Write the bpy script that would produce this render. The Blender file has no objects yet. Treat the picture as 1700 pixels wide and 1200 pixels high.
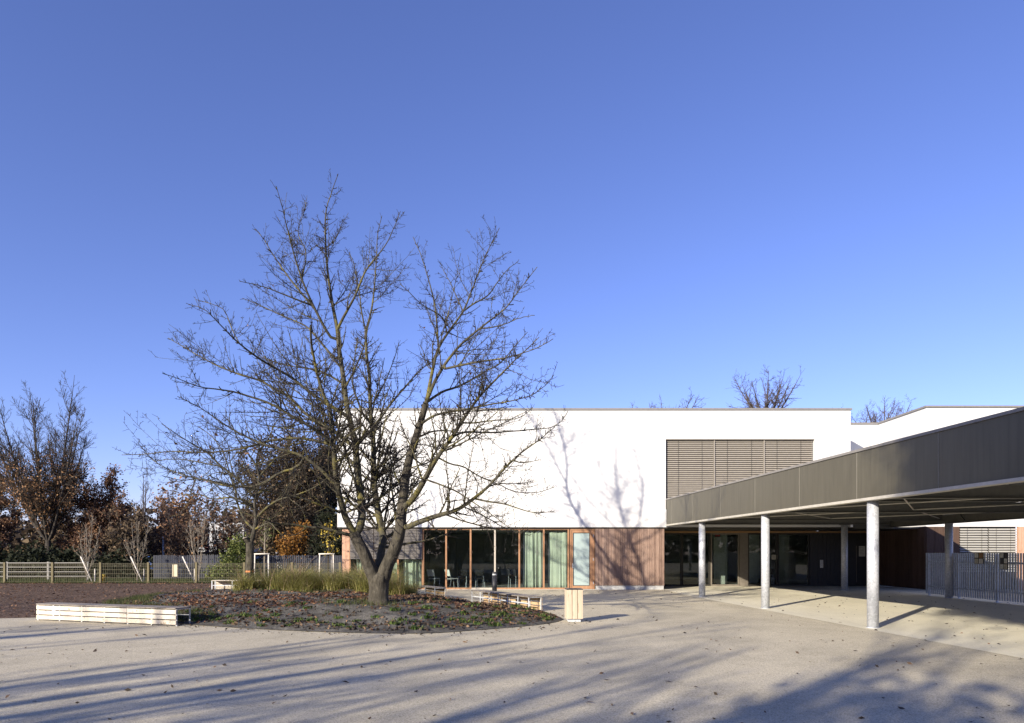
import bpy, math, random
import numpy as np
from mathutils import Vector, Matrix

# ------------------------------------------------------------------ camera, world, sun, exposure
SC = bpy.context.scene
COL = SC.collection
F = 1133.0            # focal length in photo pixels (24 mm on a 36 mm back)
CX, HY = 850.0, 917.0 # vertical centre line and horizon of the photograph
EYE = 1.68

cam_d = bpy.data.cameras.new('camera')
cam = bpy.data.objects.new('camera', cam_d)
COL.objects.link(cam)
cam.location = (0, 0, EYE)
cam.rotation_euler = (math.radians(90), 0, 0)
cam_d.sensor_width = 36.0
cam_d.lens = 36.0 * F / 1700.0
cam_d.shift_y = (HY - 600.0) / 1700.0
cam_d.clip_end = 3000
SC.camera = cam

SUN_AZ, SUN_EL = 39.3, 19.5     # light travels towards +Y and 39 degrees to the right
a, e = math.radians(SUN_AZ), math.radians(SUN_EL)
LIGHT = Vector((math.sin(a) * math.cos(e), math.cos(a) * math.cos(e), -math.sin(e)))

W = bpy.data.worlds.new("World")
SC.world = W
W.use_nodes = True
nt = W.node_tree
nt.nodes.clear()
sky = nt.nodes.new('ShaderNodeTexSky')
sky.sky_type = 'NISHITA'
sky.sun_disc = False
sky.sun_elevation = e
sky.sun_rotation = math.radians(180 + SUN_AZ)
sky.altitude = 300
sky.air_density = 1.0
sky.dust_density = 0.2
sky.ozone_density = 3.7
bg = nt.nodes.new('ShaderNodeBackground')
bg.inputs['Strength'].default_value = 0.108
wo = nt.nodes.new('ShaderNodeOutputWorld')
wb = nt.nodes.new('ShaderNodeMix')      # the photograph's cool white balance
wb.data_type = 'RGBA'; wb.blend_type = 'MULTIPLY'; wb.inputs[0].default_value = 1.0
wb.inputs[7].default_value = (0.91, 0.785, 1.10, 1)
nt.links.new(sky.outputs[0], wb.inputs[6])
nt.links.new(wb.outputs[2], bg.inputs['Color'])
nt.links.new(bg.outputs[0], wo.inputs['Surface'])

sun_d = bpy.data.lights.new('sun', 'SUN')
sun_d.energy = 5.0
sun_d.angle = math.radians(0.55)
sun_d.color = (1.0, 0.90, 0.74)
sun = bpy.data.objects.new('sun', sun_d)
COL.objects.link(sun)
sun.location = (-20, -25, 30)
sun.rotation_euler = LIGHT.to_track_quat('-Z', 'Y').to_euler()

SC.view_settings.view_transform = 'Standard'
SC.view_settings.look = 'None'
SC.view_settings.gamma = 1.0
SC.view_settings.exposure = 0.90
SC.cycles.max_bounces = 8
SC.cycles.transparent_max_bounces = 16
SC.cycles.use_denoising = True

RNG = np.random.default_rng(7)
random.seed(7)

def P(x, y, Y):
    return ((x - CX) / F * Y, Y, EYE + (HY - y) / F * Y)
def PX(x, Y):
    return (x - CX) / F * Y
def G(x, y, z=0.0):
    Y = (EYE - z) * F / (y - HY)
    return ((x - CX) / F * Y, Y)
def sstep(a, b, x):
    t = np.clip((x - a) / (b - a), 0, 1)
    return t * t * (3 - 2 * t)

# ------------------------------------------------------------------ materials
MATS = {}
class NB:
    """small node builder"""
    def __init__(s, name):
        s.m = bpy.data.materials.new(name); s.m.use_nodes = True
        s.t = s.m.node_tree; s.t.nodes.clear()
        s.out = s.t.nodes.new('ShaderNodeOutputMaterial')
        MATS[name] = s.m
    def n(s, kind, **kw):
        nd = s.t.nodes.new(kind)
        for k, v in kw.items():
            if k.startswith('_'):
                setattr(nd, k[1:], v)
            else:
                key = k
                for cand in (k, k.replace('_', ' ')):
                    if cand in nd.inputs: key = cand; break
                s.put(nd.inputs[key], v)
        return nd
    def put(s, sock, v):
        if isinstance(v, bpy.types.NodeSocket): s.t.links.new(v, sock)
        elif isinstance(v, (tuple, list)) and len(v) == 3 and sock.type == 'RGBA': sock.default_value = (*v, 1)
        else: sock.default_value = v
    def coord(s, kind='Object', scale=(1, 1, 1)):
        tc = s.n('ShaderNodeTexCoord')
        if kind == 'World':
            g = s.n('ShaderNodeNewGeometry'); src = g.outputs['Position']
        else: src = tc.outputs[kind]
        mp = s.n('ShaderNodeMapping', Scale=scale)
        s.t.links.new(src, mp.inputs['Vector'])
        return mp.outputs[0]
    def noise(s, co, scale, detail=4, rough=0.6, dist=0.0):
        return s.n('ShaderNodeTexNoise', Vector=co, Scale=scale, Detail=detail, Roughness=rough, Distortion=dist).outputs['Fac']
    def ramp(s, fac, stops):
        r = s.n('ShaderNodeValToRGB', Fac=fac)
        el = r.color_ramp.elements
        while len(el) < len(stops): el.new(0.5)
        for q, (p, c) in zip(el, stops):
            q.position = p; q.color = (*c, 1) if len(c) == 3 else c
        return r.outputs[0]
    def mix(s, fac, a, b, mode='MIX'):
        m = s.n('ShaderNodeMix', _data_type='RGBA', _blend_type=mode)
        s.put(m.inputs[0], fac); s.put(m.inputs[6], a); s.put(m.inputs[7], b)
        return m.outputs[2]
    def math(s, op, a, b=0.0):
        m = s.n('ShaderNodeMath', _operation=op)
        s.put(m.inputs[0], a); s.put(m.inputs[1], b)
        return m.outputs[0]
    def bump(s, h, strength=0.3, dist=0.02):
        return s.n('ShaderNodeBump', Height=h, Strength=strength, Distance=dist).outputs[0]
    def bsdf(s, color, rough=0.7, metal=0.0, normal=None, spec=0.3, **kw):
        b = s.n('ShaderNodeBsdfPrincipled')
        s.put(b.inputs['Base Color'], color); s.put(b.inputs['Roughness'], rough); s.put(b.inputs['Metallic'], metal)
        b.inputs['Specular IOR Level'].default_value = spec
        if normal is not None: s.put(b.inputs['Normal'], normal)
        for k, v in kw.items(): s.put(b.inputs[k.replace('_', ' ')], v)
        s.t.links.new(b.outputs[0], s.out.inputs['Surface'])
        return b

def mat_paving(name, base, speck_dark, speck_light, big=0.2):
    b = NB(name); co = b.coord('World')
    v = b.n('ShaderNodeTexVoronoi', Vector=co, Scale=95.0)
    sp = b.ramp(b.n('ShaderNodeSeparateColor', Color=v.outputs['Color']).outputs[0],
                [(0.0, speck_dark), (0.35, base), (0.75, base), (1.0, speck_light)])
    med = b.noise(co, 9.0, 6, 0.7)
    sp = b.mix(b.math('MULTIPLY', med, 0.35), sp, tuple(c * 0.72 for c in base))
    bigN = b.ramp(b.noise(co, 0.35, 5, 0.65, 0.6), [(0.35, (1 - big,) * 3), (0.62, (1 + big * 0.2,) * 3)])
    c = b.mix(1.0, sp, bigN, 'MULTIPLY')
    st = b.ramp(b.noise(co, 2.3, 6, 0.75), [(0.56, (1, 1, 1)), (0.74, (0.76, 0.75, 0.74))])
    c = b.mix(1.0, c, st, 'MULTIPLY')
    sm = b.ramp(b.noise(co, 7.0, 3, 0.5, 0.3), [(0.70, (1, 1, 1)), (0.76, (0.72, 0.70, 0.68))])
    c = b.mix(1.0, c, sm, 'MULTIPLY')
    tr = b.ramp(b.noise(b.coord('World', (0.9, 0.14, 1)), 1.0, 4, 0.6, 0.5), [(0.55, (1, 1, 1)), (0.72, (0.90, 0.895, 0.89))])
    c = b.mix(1.0, c, tr, 'MULTIPLY')
    h = b.math('ADD', v.outputs['Distance'], b.math('MULTIPLY', b.noise(co, 30, 3), 0.8))
    b.bsdf(c, 0.85, normal=b.bump(h, 0.45, 0.006), spec=0.25)
mat_paving('paving', (0.575, 0.513, 0.37), (0.25, 0.215, 0.16), (0.77, 0.70, 0.555))
mat_paving('slab', (0.74, 0.69, 0.53), (0.58, 0.53, 0.40), (0.80, 0.76, 0.62), 0.08)

b = NB('bark_mulch'); co = b.coord('World', (1, 1, 1))
v = b.n('ShaderNodeTexVoronoi', Vector=co, Scale=22.0, Randomness=1.0)
vc = b.n('ShaderNodeSeparateColor', Color=v.outputs['Color'])
c = b.ramp(vc.outputs[0], [(0.0, (0.035, 0.024, 0.018)), (0.45, (0.105, 0.072, 0.052)), (0.8, (0.17, 0.12, 0.088)), (1.0, (0.30, 0.22, 0.16))])
c = b.mix(1.0, c, b.ramp(b.noise(co, 0.5, 5, 0.7), [(0.3, (0.7, 0.68, 0.66)), (0.7, (1.15, 1.1, 1.05))]), 'MULTIPLY')
b.bsdf(c, 0.95, normal=b.bump(b.math('ADD', vc.outputs[1], b.noise(co, 6, 4)), 0.9, 0.05), spec=0.1)

b = NB('soil'); co = b.coord('World')
c = b.ramp(b.noise(co, 2.2, 8, 0.75, 0.4), [(0.3, (0.04, 0.037, 0.033)), (0.52, (0.115, 0.109, 0.098)), (0.72, (0.22, 0.21, 0.185))])
c = b.mix(b.ramp(b.noise(co, 26, 4, 0.7), [(0.55, (0, 0, 0)), (0.68, (0.55, 0.55, 0.55))]), c, (0.05, 0.042, 0.035))
b.bsdf(c, 0.95, normal=b.bump(b.math('ADD', b.noise(co, 7, 8, 0.7), b.math('MULTIPLY', b.noise(co, 45, 3), 0.3)), 0.9, 0.06), spec=0.1)

b = NB('lawn'); co = b.coord('World')
c = b.ramp(b.noise(co, 3.0, 8, 0.75), [(0.3, (0.022, 0.03, 0.013)), (0.55, (0.048, 0.06, 0.024)), (0.75, (0.09, 0.088, 0.045))])
b.bsdf(c, 0.95, normal=b.bump(b.noise(co, 30, 5), 0.8, 0.05), spec=0.1)
b = NB('asphalt'); co = b.coord('World')
b.bsdf(b.ramp(b.noise(co, 40, 4), [(0.3, (0.04, 0.04, 0.042)), (0.7, (0.075, 0.075, 0.075))]), 0.9, spec=0.2)

b = NB('render_white'); co = b.coord('World')
c = b.ramp(b.noise(co, 0.5, 5, 0.6), [(0.3, (0.565, 0.565, 0.56)), (0.7, (0.61, 0.61, 0.605))])
st = b.ramp(b.noise(b.coord('World', (5, 5, 0.25)), 1.0, 4, 0.6), [(0.55, (1, 1, 1)), (0.8, (0.955, 0.955, 0.95))])
c = b.mix(1.0, c, st, 'MULTIPLY')
b.bsdf(c, 0.9, normal=b.bump(b.noise(co, 120, 4), 0.25, 0.004), spec=0.2)

def mat_timber(name, c0, c1, c2, grain=(9, 9, 0.7), rough=0.75, isl=0.5):
    b = NB(name); co = b.coord('World', grain)
    g = b.n('ShaderNodeNewGeometry')
    r = g.outputs['Random Per Island']
    off = b.n('ShaderNodeVectorMath', _operation='ADD')
    b.put(off.inputs[0], co)
    cx = b.n('ShaderNodeCombineXYZ', X=b.math('MULTIPLY', r, 37.0), Y=b.math('MULTIPLY', r, 91.0), Z=b.math('MULTIPLY', r, 53.0))
    b.put(off.inputs[1], cx.outputs[0])
    n = b.noise(off.outputs[0], 2.0, 7, 0.65, 0.8)
    f = b.math('ADD', b.math('MULTIPLY', n, 1 - isl * 0.5), b.math('MULTIPLY', r, isl * 0.5))
    c = b.ramp(f, [(0.25, c0), (0.5, c1), (0.78, c2)])
    kn = b.ramp(b.noise(off.outputs[0], 6.0, 3, 0.5), [(0.30, (0.55, 0.5, 0.45)), (0.38, (1, 1, 1))])
    c = b.mix(1.0, c, kn, 'MULTIPLY')
    b.bsdf(c, rough, normal=b.bump(n, 0.25, 0.004), spec=0.25)
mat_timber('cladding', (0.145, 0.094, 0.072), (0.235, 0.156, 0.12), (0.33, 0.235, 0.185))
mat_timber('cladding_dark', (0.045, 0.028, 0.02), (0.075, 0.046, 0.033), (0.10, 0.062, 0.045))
mat_timber('frame_wood', (0.22, 0.115, 0.062), (0.31, 0.168, 0.092), (0.40, 0.235, 0.14))
mat_timber('corner_wood', (0.36, 0.20, 0.13), (0.46, 0.275, 0.185), (0.54, 0.35, 0.25))
mat_timber('bench_wood', (0.30, 0.205, 0.115), (0.42, 0.30, 0.18), (0.50, 0.385, 0.25), (2, 2, 2))
mat_timber('bench_pale', (0.44, 0.385, 0.30), (0.55, 0.495, 0.405), (0.61, 0.56, 0.48), (2, 2, 2))
mat_timber('bench_top', (0.12, 0.105, 0.09), (0.22, 0.195, 0.17), (0.34, 0.30, 0.25), (2, 2, 2))
mat_timber('bin_wood', (0.42, 0.335, 0.24), (0.51, 0.42, 0.315), (0.57, 0.495, 0.39), (9, 9, .7))
mat_timber('post_wood', (0.10, 0.084, 0.048), (0.15, 0.128, 0.07), (0.20, 0.172, 0.10))
mat_timber('stake_wood', (0.45, 0.40, 0.34), (0.62, 0.57, 0.50), (0.74, 0.70, 0.63))
mat_timber('picket_wood', (0.028, 0.031, 0.043), (0.043, 0.046, 0.061), (0.066, 0.07, 0.085))

b = NB('fascia_metal'); co = b.coord('World')
n = b.noise(b.coord('World', (3, 3, 0.3)), 3.0, 5, 0.6)
c = b.ramp(n, [(0.3, (0.066, 0.060, 0.042)), (0.7, (0.083, 0.076, 0.054))])
st = b.ramp(b.noise(b.coord('World', (7, 7, 0.35)), 2.0, 6, 0.7), [(0.50, (1, 1, 1)), (0.75, (0.74, 0.74, 0.75))])
c = b.mix(1.0, c, st, 'MULTIPLY')
b.bsdf(c, 0.42, normal=b.bump(b.noise(b.coord('World', (1, 0.8, 0.8)), 0.9, 2, 0.4), 0.6, 0.03), spec=0.4)
def simple(name, c, rough=0.6, metal=0.0, spec=0.3, var=0.12, sc=8.0):
    b = NB(name); co = b.coord('World')
    n = b.noise(co, sc, 5, 0.65)
    cc = b.ramp(n, [(0.3, tuple(x * (1 - var) for x in c)), (0.7, tuple(x * (1 + var) for x in c))])
    b.bsdf(cc, rough, metal, spec=spec)
simple('lip_metal', (0.42, 0.40, 0.35), 0.45)
simple('steel_paint', (0.13, 0.127, 0.115), 0.6)
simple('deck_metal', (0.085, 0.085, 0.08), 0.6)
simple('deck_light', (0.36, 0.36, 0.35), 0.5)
simple('fascia_joint', (0.20, 0.19, 0.16), 0.5)
simple('coping', (0.20, 0.19, 0.18), 0.5)
simple('blind', (0.275, 0.25, 0.215), 0.5, var=0.08)
simple('blind_ground', (0.15, 0.137, 0.125), 0.55, var=0.08)
simple('blind_pale', (0.36, 0.35, 0.32), 0.5, var=0.06)
simple('dark_frame', (0.035, 0.032, 0.028), 0.5)
simple('frame_taupe', (0.16, 0.14, 0.115), 0.55)
simple('mullion_pale', (0.42, 0.38, 0.32), 0.6)
simple('concrete', (0.42, 0.42, 0.41), 0.85)
simple('interior_dark', (0.34, 0.365, 0.34), 0.8)
simple('interior_floor', (0.30, 0.30, 0.28), 0.35)
simple('interior_mid', (0.30, 0.32, 0.29), 0.8)
simple('plastic_black', (0.02, 0.02, 0.021), 0.45)
simple('plastic_white', (0.7, 0.7, 0.68), 0.45)
simple('bollard_metal', (0.028, 0.029, 0.033), 0.45)
simple('lamp_lens', (0.45, 0.47, 0.48), 0.3)
simple('paper', (0.62, 0.62, 0.58), 0.8)
simple('paper_cream', (0.50, 0.47, 0.38), 0.8)
simple('lintel_wood', (0.30, 0.17, 0.075), 0.6)
simple('pole_metal', (0.38, 0.40, 0.43), 0.5)
simple('wire', (0.11, 0.098, 0.06), 0.6)
simple('rail_white', (0.26, 0.25, 0.23), 0.6)
simple('sign_beige', (0.55, 0.48, 0.33), 0.7)
simple('tape_orange', (0.62, 0.22, 0.08), 0.7)
simple('car_white', (0.7, 0.7, 0.7), 0.3, spec=0.5, var=0.02)
simple('car_blue', (0.03, 0.09, 0.32), 0.3, spec=0.5, var=0.02)
simple('car_glass', (0.02, 0.025, 0.03), 0.1, spec=0.6)
simple('tyre', (0.02, 0.02, 0.02), 0.9)
simple('hub', (0.4, 0.4, 0.42), 0.4)
simple('far_wall', (0.40, 0.40, 0.40), 0.8)
simple('far_dark', (0.05, 0.05, 0.055), 0.6)
simple('red_sign', (0.35, 0.03, 0.03), 0.6)
simple('blue_sign', (0.03, 0.08, 0.4), 0.6)

def mat_galv(name, c0, c1, rough=0.45, metal=0.35, sc=28.0):
    b = NB(name); co = b.coord('World')
    v = b.n('ShaderNodeTexVoronoi', Vector=co, Scale=sc)
    vv = b.n('ShaderNodeSeparateColor', Color=v.outputs['Color']).outputs[0]
    n = b.noise(b.coord('World', (1, 1, 0.35)), 3.0, 6, 0.7)
    f = b.math('ADD', b.math('MULTIPLY', vv, 0.45), b.math('MULTIPLY', n, 0.6))
    b.bsdf(b.ramp(f, [(0.25, c0), (0.8, c1)]), rough, metal, spec=0.4, normal=b.bump(n, 0.05, 0.004))
mat_galv('galvanised', (0.36, 0.38, 0.41), (0.56, 0.58, 0.62), 0.5, 0.25)
mat_galv('galv_sheet', (0.30, 0.34, 0.41), (0.42, 0.465, 0.54), 0.32, 0.6, 14)
mat_galv('galv_bar', (0.40, 0.42, 0.45), (0.58, 0.60, 0.62), 0.5, 0.15)

def mat_glass(name, tint, refl=1.0, haze=0.0, hcol=(0.5, 0.5, 0.5)):
    b = NB(name)
    g = b.n('ShaderNodeNewGeometry')
    dt = b.n('ShaderNodeVectorMath', _operation='DOT_PRODUCT')
    b.put(dt.inputs[0], g.outputs['Incoming']); b.put(dt.inputs[1], g.outputs['Normal'])
    cs = b.math('ABSOLUTE', dt.outputs['Value'])
    fr = b.math('ADD', b.math('MULTIPLY', b.math('POWER', b.math('SUBTRACT', 1.0, cs), 5.0), 0.95), 0.042)
    fr = b.math('MULTIPLY', fr, refl)
    tr = b.n('ShaderNodeBsdfTransparent', Color=tint)
    gl = b.n('ShaderNodeBsdfGlossy', Color=(1, 1, 1), Roughness=0.015)
    mx = b.n('ShaderNodeMixShader', Fac=fr)
    b.put(mx.inputs[1], tr.outputs[0]); b.put(mx.inputs[2], gl.outputs[0])
    last = mx
    if haze:
        df = b.n('ShaderNodeBsdfDiffuse', Color=hcol)
        m2 = b.n('ShaderNodeMixShader', Fac=haze)
        b.put(m2.inputs[1], mx.outputs[0]); b.put(m2.inputs[2], df.outputs[0]); last = m2
    b.t.links.new(last.outputs[0], b.out.inputs['Surface'])
mat_glass('glass', (0.86, 0.90, 0.885), 0.75)
mat_glass('glass_frost', (0.6, 0.72, 0.70), 1.0, 0.62, (0.50, 0.60, 0.585))

b = NB('curtain'); co = b.coord('World', (12, 12, 0.5))
c = b.ramp(b.noise(co, 2.0, 4), [(0.3, (0.38, 0.415, 0.335)), (0.7, (0.47, 0.505, 0.415))])
b.bsdf(c, 0.9, spec=0.1)

def mat_bark(name, c0, c1, lichen=None, amt=0.0, ring=True):
    b = NB(name); co = b.coord('World', (1, 1, 1))
    n = b.math('ADD', b.math('MULTIPLY', b.noise(b.coord('World', (8, 8, 1.8)), 1.6, 7, 0.75, 1.0), 0.7), b.math('MULTIPLY', b.noise(co, 5.0, 6, 0.7), 0.35))
    c = b.ramp(n, [(0.36, c0), (0.62, c1)])
    if lichen:
        f = b.ramp(b.noise(co, 3.2, 6, 0.7), [(0.60 - amt, (0, 0, 0)), (0.78 - amt, (0.85, 0.85, 0.85))])
        c = b.mix(f, c, lichen)
        f2 = b.ramp(b.noise(co, 9.0, 5, 0.7), [(0.62, (0, 0, 0)), (0.72, (0.6, 0.6, 0.6))])
        c = b.mix(f2, c, (0.22, 0.22, 0.19))
    b.bsdf(c, 0.9, spec=0.15, normal=b.bump(n, 1.0, 0.05))
mat_bark('bark_trunk', (0.014, 0.0125, 0.010), (0.100, 0.089, 0.070), (0.15, 0.135, 0.04), 0.0)
mat_bark('bark_limb', (0.027, 0.025, 0.019), (0.096, 0.088, 0.064), (0.19, 0.165, 0.035), 0.10)
mat_bark('bark_twig', (0.022, 0.018, 0.016), (0.052, 0.044, 0.037), (0.10, 0.09, 0.04), -0.04)
mat_bark('bark_far', (0.030, 0.026, 0.022), (0.072, 0.062, 0.053))
mat_bark('bark_purple', (0.045, 0.036, 0.033), (0.105, 0.085, 0.076))
mat_bark('bark_pale', (0.14, 0.118, 0.095), (0.27, 0.235, 0.19))

def mat_leaf(name, stops, rough=0.7, trans=0.25):
    b = NB(name)
    g = b.n('ShaderNodeNewGeometry')
    c = b.ramp(g.outputs['Random Per Island'], stops)
    p = b.n('ShaderNodeBsdfPrincipled'); b.put(p.inputs['Base Color'], c); p.inputs['Roughness'].default_value = rough
    p.inputs['Specular IOR Level'].default_value = 0.2
    t = b.n('ShaderNodeBsdfTranslucent', Color=c)
    mx = b.n('ShaderNodeMixShader', Fac=trans)
    b.put(mx.inputs[1], p.outputs[0]); b.put(mx.inputs[2], t.outputs[0])
    b.t.links.new(mx.outputs[0], b.out.inputs['Surface'])
mat_leaf('leaf_oak', [(0, (0.09, 0.05, 0.028)), (0.5, (0.23, 0.125, 0.065)), (1, (0.40, 0.24, 0.12))])
mat_leaf('leaf_rust', [(0, (0.06, 0.036, 0.026)), (0.5, (0.155, 0.085, 0.055)), (1, (0.29, 0.17, 0.10))])
mat_leaf('leaf_umber', [(0, (0.045, 0.034, 0.024)), (0.6, (0.105, 0.076, 0.05)), (1, (0.20, 0.14, 0.08))])
mat_leaf('leaf_orange', [(0, (0.13, 0.055, 0.015)), (0.5, (0.25, 0.115, 0.025)), (1, (0.38, 0.20, 0.045))])
mat_leaf('leaf_yellow', [(0, (0.34, 0.22, 0.03)), (0.5, (0.50, 0.37, 0.06)), (1, (0.55, 0.46, 0.12))])
mat_leaf('leaf_green', [(0, (0.05, 0.07, 0.02)), (0.5, (0.11, 0.14, 0.04)), (1, (0.20, 0.21, 0.07))])
mat_leaf('leaf_dark', [(0, (0.010, 0.013, 0.008)), (0.6, (0.020, 0.026, 0.014)), (1, (0.045, 0.048, 0.025))])
mat_leaf('leaf_litter', [(0, (0.035, 0.02, 0.014)), (0.4, (0.095, 0.046, 0.03)), (0.8, (0.19, 0.092, 0.052)), (1, (0.31, 0.19, 0.10))], trans=0.1)
mat_leaf('leaf_dry', [(0, (0.035, 0.028, 0.022)), (0.6, (0.085, 0.063, 0.045)), (1, (0.20, 0.13, 0.08))], trans=0.1)
mat_leaf('grass_blade', [(0, (0.12, 0.135, 0.035)), (0.4, (0.27, 0.27, 0.07)), (0.75, (0.44, 0.40, 0.14)), (1, (0.60, 0.53, 0.27))], trans=0.35)
mat_leaf('seed_head', [(0, (0.14, 0.09, 0.06)), (1, (0.33, 0.24, 0.16))])
mat_leaf('turf_blade', [(0, (0.03, 0.046, 0.014)), (0.6, (0.07, 0.092, 0.028)), (1, (0.17, 0.155, 0.065))], trans=0.25)
mat_leaf('plant_green', [(0, (0.03, 0.055, 0.014)), (0.6, (0.075, 0.125, 0.028)), (1, (0.15, 0.19, 0.05))], trans=0.25)

# ------------------------------------------------------------------ mesh helpers
OFF = {}      # world offset of a thing, so parts can be given in world metres
def tag(o, label=None, cat=None, group=None, kind=None):
    if label: o['label'] = label
    if cat: o['category'] = cat
    if group: o['group'] = group
    if kind: o['kind'] = kind
    return o
def thing(name, label, cat, loc=(0, 0, 0), rz=0.0, group=None):
    o = bpy.data.objects.new(name, None)
    COL.objects.link(o)
    o.empty_display_size = 0.2
    o.location = loc
    o.rotation_euler = (0, 0, rz)
    OFF[o.name] = Vector((0, 0, 0)) if rz else Vector(loc)
    return tag(o, label, cat, group)
def place(name, me, mat, parent=None, off=None):
    me.materials.append(MATS[mat])
    o = bpy.data.objects.new(name, me)
    COL.objects.link(o)
    if parent is not None:
        o.parent = parent
        OFF[o.name] = OFF.get(parent.name, Vector((0, 0, 0)))
    return o

class MB:
    def __init__(s): s.v = []; s.f = []
    def quadbox(s, pts):
        i = len(s.v); s.v += [tuple(p) for p in pts]
        s.f += [(i, i+3, i+2, i+1), (i+4, i+5, i+6, i+7), (i, i+1, i+5, i+4), (i+1, i+2, i+6, i+5), (i+2, i+3, i+7, i+6), (i+3, i, i+4, i+7)]
        return s
    def box(s, x0, x1, y0, y1, z0, z1):
        return s.quadbox([(x0,y0,z0),(x1,y0,z0),(x1,y1,z0),(x0,y1,z0),(x0,y0,z1),(x1,y0,z1),(x1,y1,z1),(x0,y1,z1)])
    def bar(s, p, q, w, h, up=(0, 0, 1)):
        p, q, up = Vector(p), Vector(q), Vector(up)
        d = (q - p).normalized()
        if abs(d.dot(up)) > 0.98: up = Vector((0, 1, 0))
        r = d.cross(up).normalized(); u = r.cross(d).normalized()
        r *= w / 2; u *= h / 2
        return s.quadbox([p-r-u, p+r-u, q+r-u, q-r-u, p-r+u, p+r+u, q+r+u, q-r+u])
    def cyl(s, p, q, r0, r1=None, n=20, caps=True):
        r1 = r0 if r1 is None else r1
        p, q = Vector(p), Vector(q)
        d = (q - p).normalized(); up = Vector((0, 0, 1)) if abs(d.z) < 0.9 else Vector((1, 0, 0))
        a = d.cross(up).normalized(); b_ = d.cross(a).normalized()
        i = len(s.v)
        for c, r in ((p, r0), (q, r1)):
            for k in range(n):
                t = 2 * math.pi * k / n
                s.v.append(tuple(c + a * (math.cos(t) * r) + b_ * (math.sin(t) * r)))
        for k in range(n):
            j = (k + 1) % n
            s.f.append((i + k, i + n + k, i + n + j, i + j))
        if caps:
            s.f.append(tuple(i + k for k in range(n)))
            s.f.append(tuple(i + n + k for k in reversed(range(n))))
        return s
    def poly(s, pts):
        i = len(s.v); s.v += [tuple(p) for p in pts]; s.f.append(tuple(range(i, i + len(pts)))); return s
    def build(s, name, mat, parent=None, smooth=False, bevel=0.0, solid=0.0):
        off = OFF.get(parent.name, Vector((0, 0, 0))) if parent is not None else Vector((0, 0, 0))
        me = bpy.data.meshes.new(name)
        me.from_pydata([(x - off.x, y - off.y, z - off.z) for x, y, z in s.v], [], s.f)
        if smooth:
            me.polygons.foreach_set('use_smooth', [len(p.vertices) == 4 for p in me.polygons])
        me.update()
        o = place(name, me, mat, parent)
        if solid:
            m = o.modifiers.new('solid', 'SOLIDIFY'); m.thickness = solid
        if bevel:
            m = o.modifiers.new('bevel', 'BEVEL'); m.width = bevel; m.segments = 2; m.limit_method = 'ANGLE'
        return o

def quads_object(name, V, mat, parent=None, smooth=False, Q=None):
    """V: (n,3) vertices; Q: (m,4) faces (default: consecutive quads)"""
    V = np.asarray(V, dtype=np.float32)
    if parent is not None:
        V = V - np.array(OFF.get(parent.name, Vector((0, 0, 0))), dtype=np.float32)
    if Q is None: Q = np.arange(len(V), dtype=np.int32).reshape(-1, 4)
    me = bpy.data.meshes.new(name)
    me.vertices.add(len(V)); me.vertices.foreach_set('co', V.ravel())
    me.loops.add(Q.size); me.loops.foreach_set('vertex_index', Q.ravel().astype(np.int32))
    me.polygons.add(len(Q))
    me.polygons.foreach_set('loop_start', np.arange(0, Q.size, 4, dtype=np.int32))
    if smooth: me.polygons.foreach_set('use_smooth', np.ones(len(Q), dtype=bool))
    me.update(calc_edges=True)
    return place(name, me, mat, parent)

def norm(v): return v / np.maximum(np.linalg.norm(v, axis=-1, keepdims=True), 1e-9)

class Tubes:
    def __init__(s): s.V = []; s.Q = []; s.n = 0
    def add(s, Pn, R, sides, rough=0.0):
        """Pn (m,k,3), R (m,k)"""
        m, k, _ = Pn.shape
        if m == 0: return
        T = np.empty_like(Pn)
        T[:, 1:-1] = Pn[:, 2:] - Pn[:, :-2]; T[:, 0] = Pn[:, 1] - Pn[:, 0]; T[:, -1] = Pn[:, -1] - Pn[:, -2]
        T = norm(T)
        main = norm(Pn[:, -1] - Pn[:, 0])
        ref = np.zeros((m, 3)); ref[np.arange(m), np.argmin(np.abs(main), axis=1)] = 1
        A = norm(np.cross(T, ref[:, None, :])); B = np.cross(T, A)
        th = np.arange(sides) * 2 * np.pi / sides
        V = Pn[:, :, None, :] + R[:, :, None, None] * (A[:, :, None, :] * np.cos(th)[None, None, :, None] + B[:, :, None, :] * np.sin(th)[None, None, :, None])
        if rough:
            u = V - Pn[:, :, None, :]
            ph = np.arange(m)[:, None, None] * 1.7
            tt = np.cumsum(np.concatenate([np.zeros((m, 1)), np.linalg.norm(np.diff(Pn, axis=1), axis=2)], 1), 1)[:, :, None]
            a_ = th[None, None, :]
            f = 0.5 * np.sin(a_ * 3 + ph + 1.2 * np.sin(tt * 3.1)) + 0.45 * np.sin(a_ * 7 + 2.0 * np.sin(tt * 4.3 + ph)) + 0.35 * np.sin(a_ * 11 - tt * 5) + 0.5 * np.sin(tt * 9 + a_ * 2 + ph) * np.sin(a_ + tt * 2)
            V = Pn[:, :, None, :] + u * (1 + rough * f[..., None])
        idx = np.arange(m * k * sides).reshape(m, k, sides) + s.n
        nx = np.roll(idx, -1, axis=2)
        Q = np.stack([idx[:, :-1], nx[:, :-1], nx[:, 1:], idx[:, 1:]], axis=-1).reshape(-1, 4)
        s.V.append(V.reshape(-1, 3)); s.Q.append(Q); s.n += m * k * sides
    def build(s, name, mat, parent):
        if not s.n: return None
        return quads_object(name, np.concatenate(s.V), mat, parent, True, np.concatenate(s.Q))

def sample(Pn, ii, t):
    k = Pn.shape[1]
    x = np.clip(t, 0, 0.9999) * (k - 1); j = x.astype(int); f = (x - j)[:, None]
    return Pn[ii, j] * (1 - f) + Pn[ii, j + 1] * f, norm(Pn[ii, j + 1] - Pn[ii, j])

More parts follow.
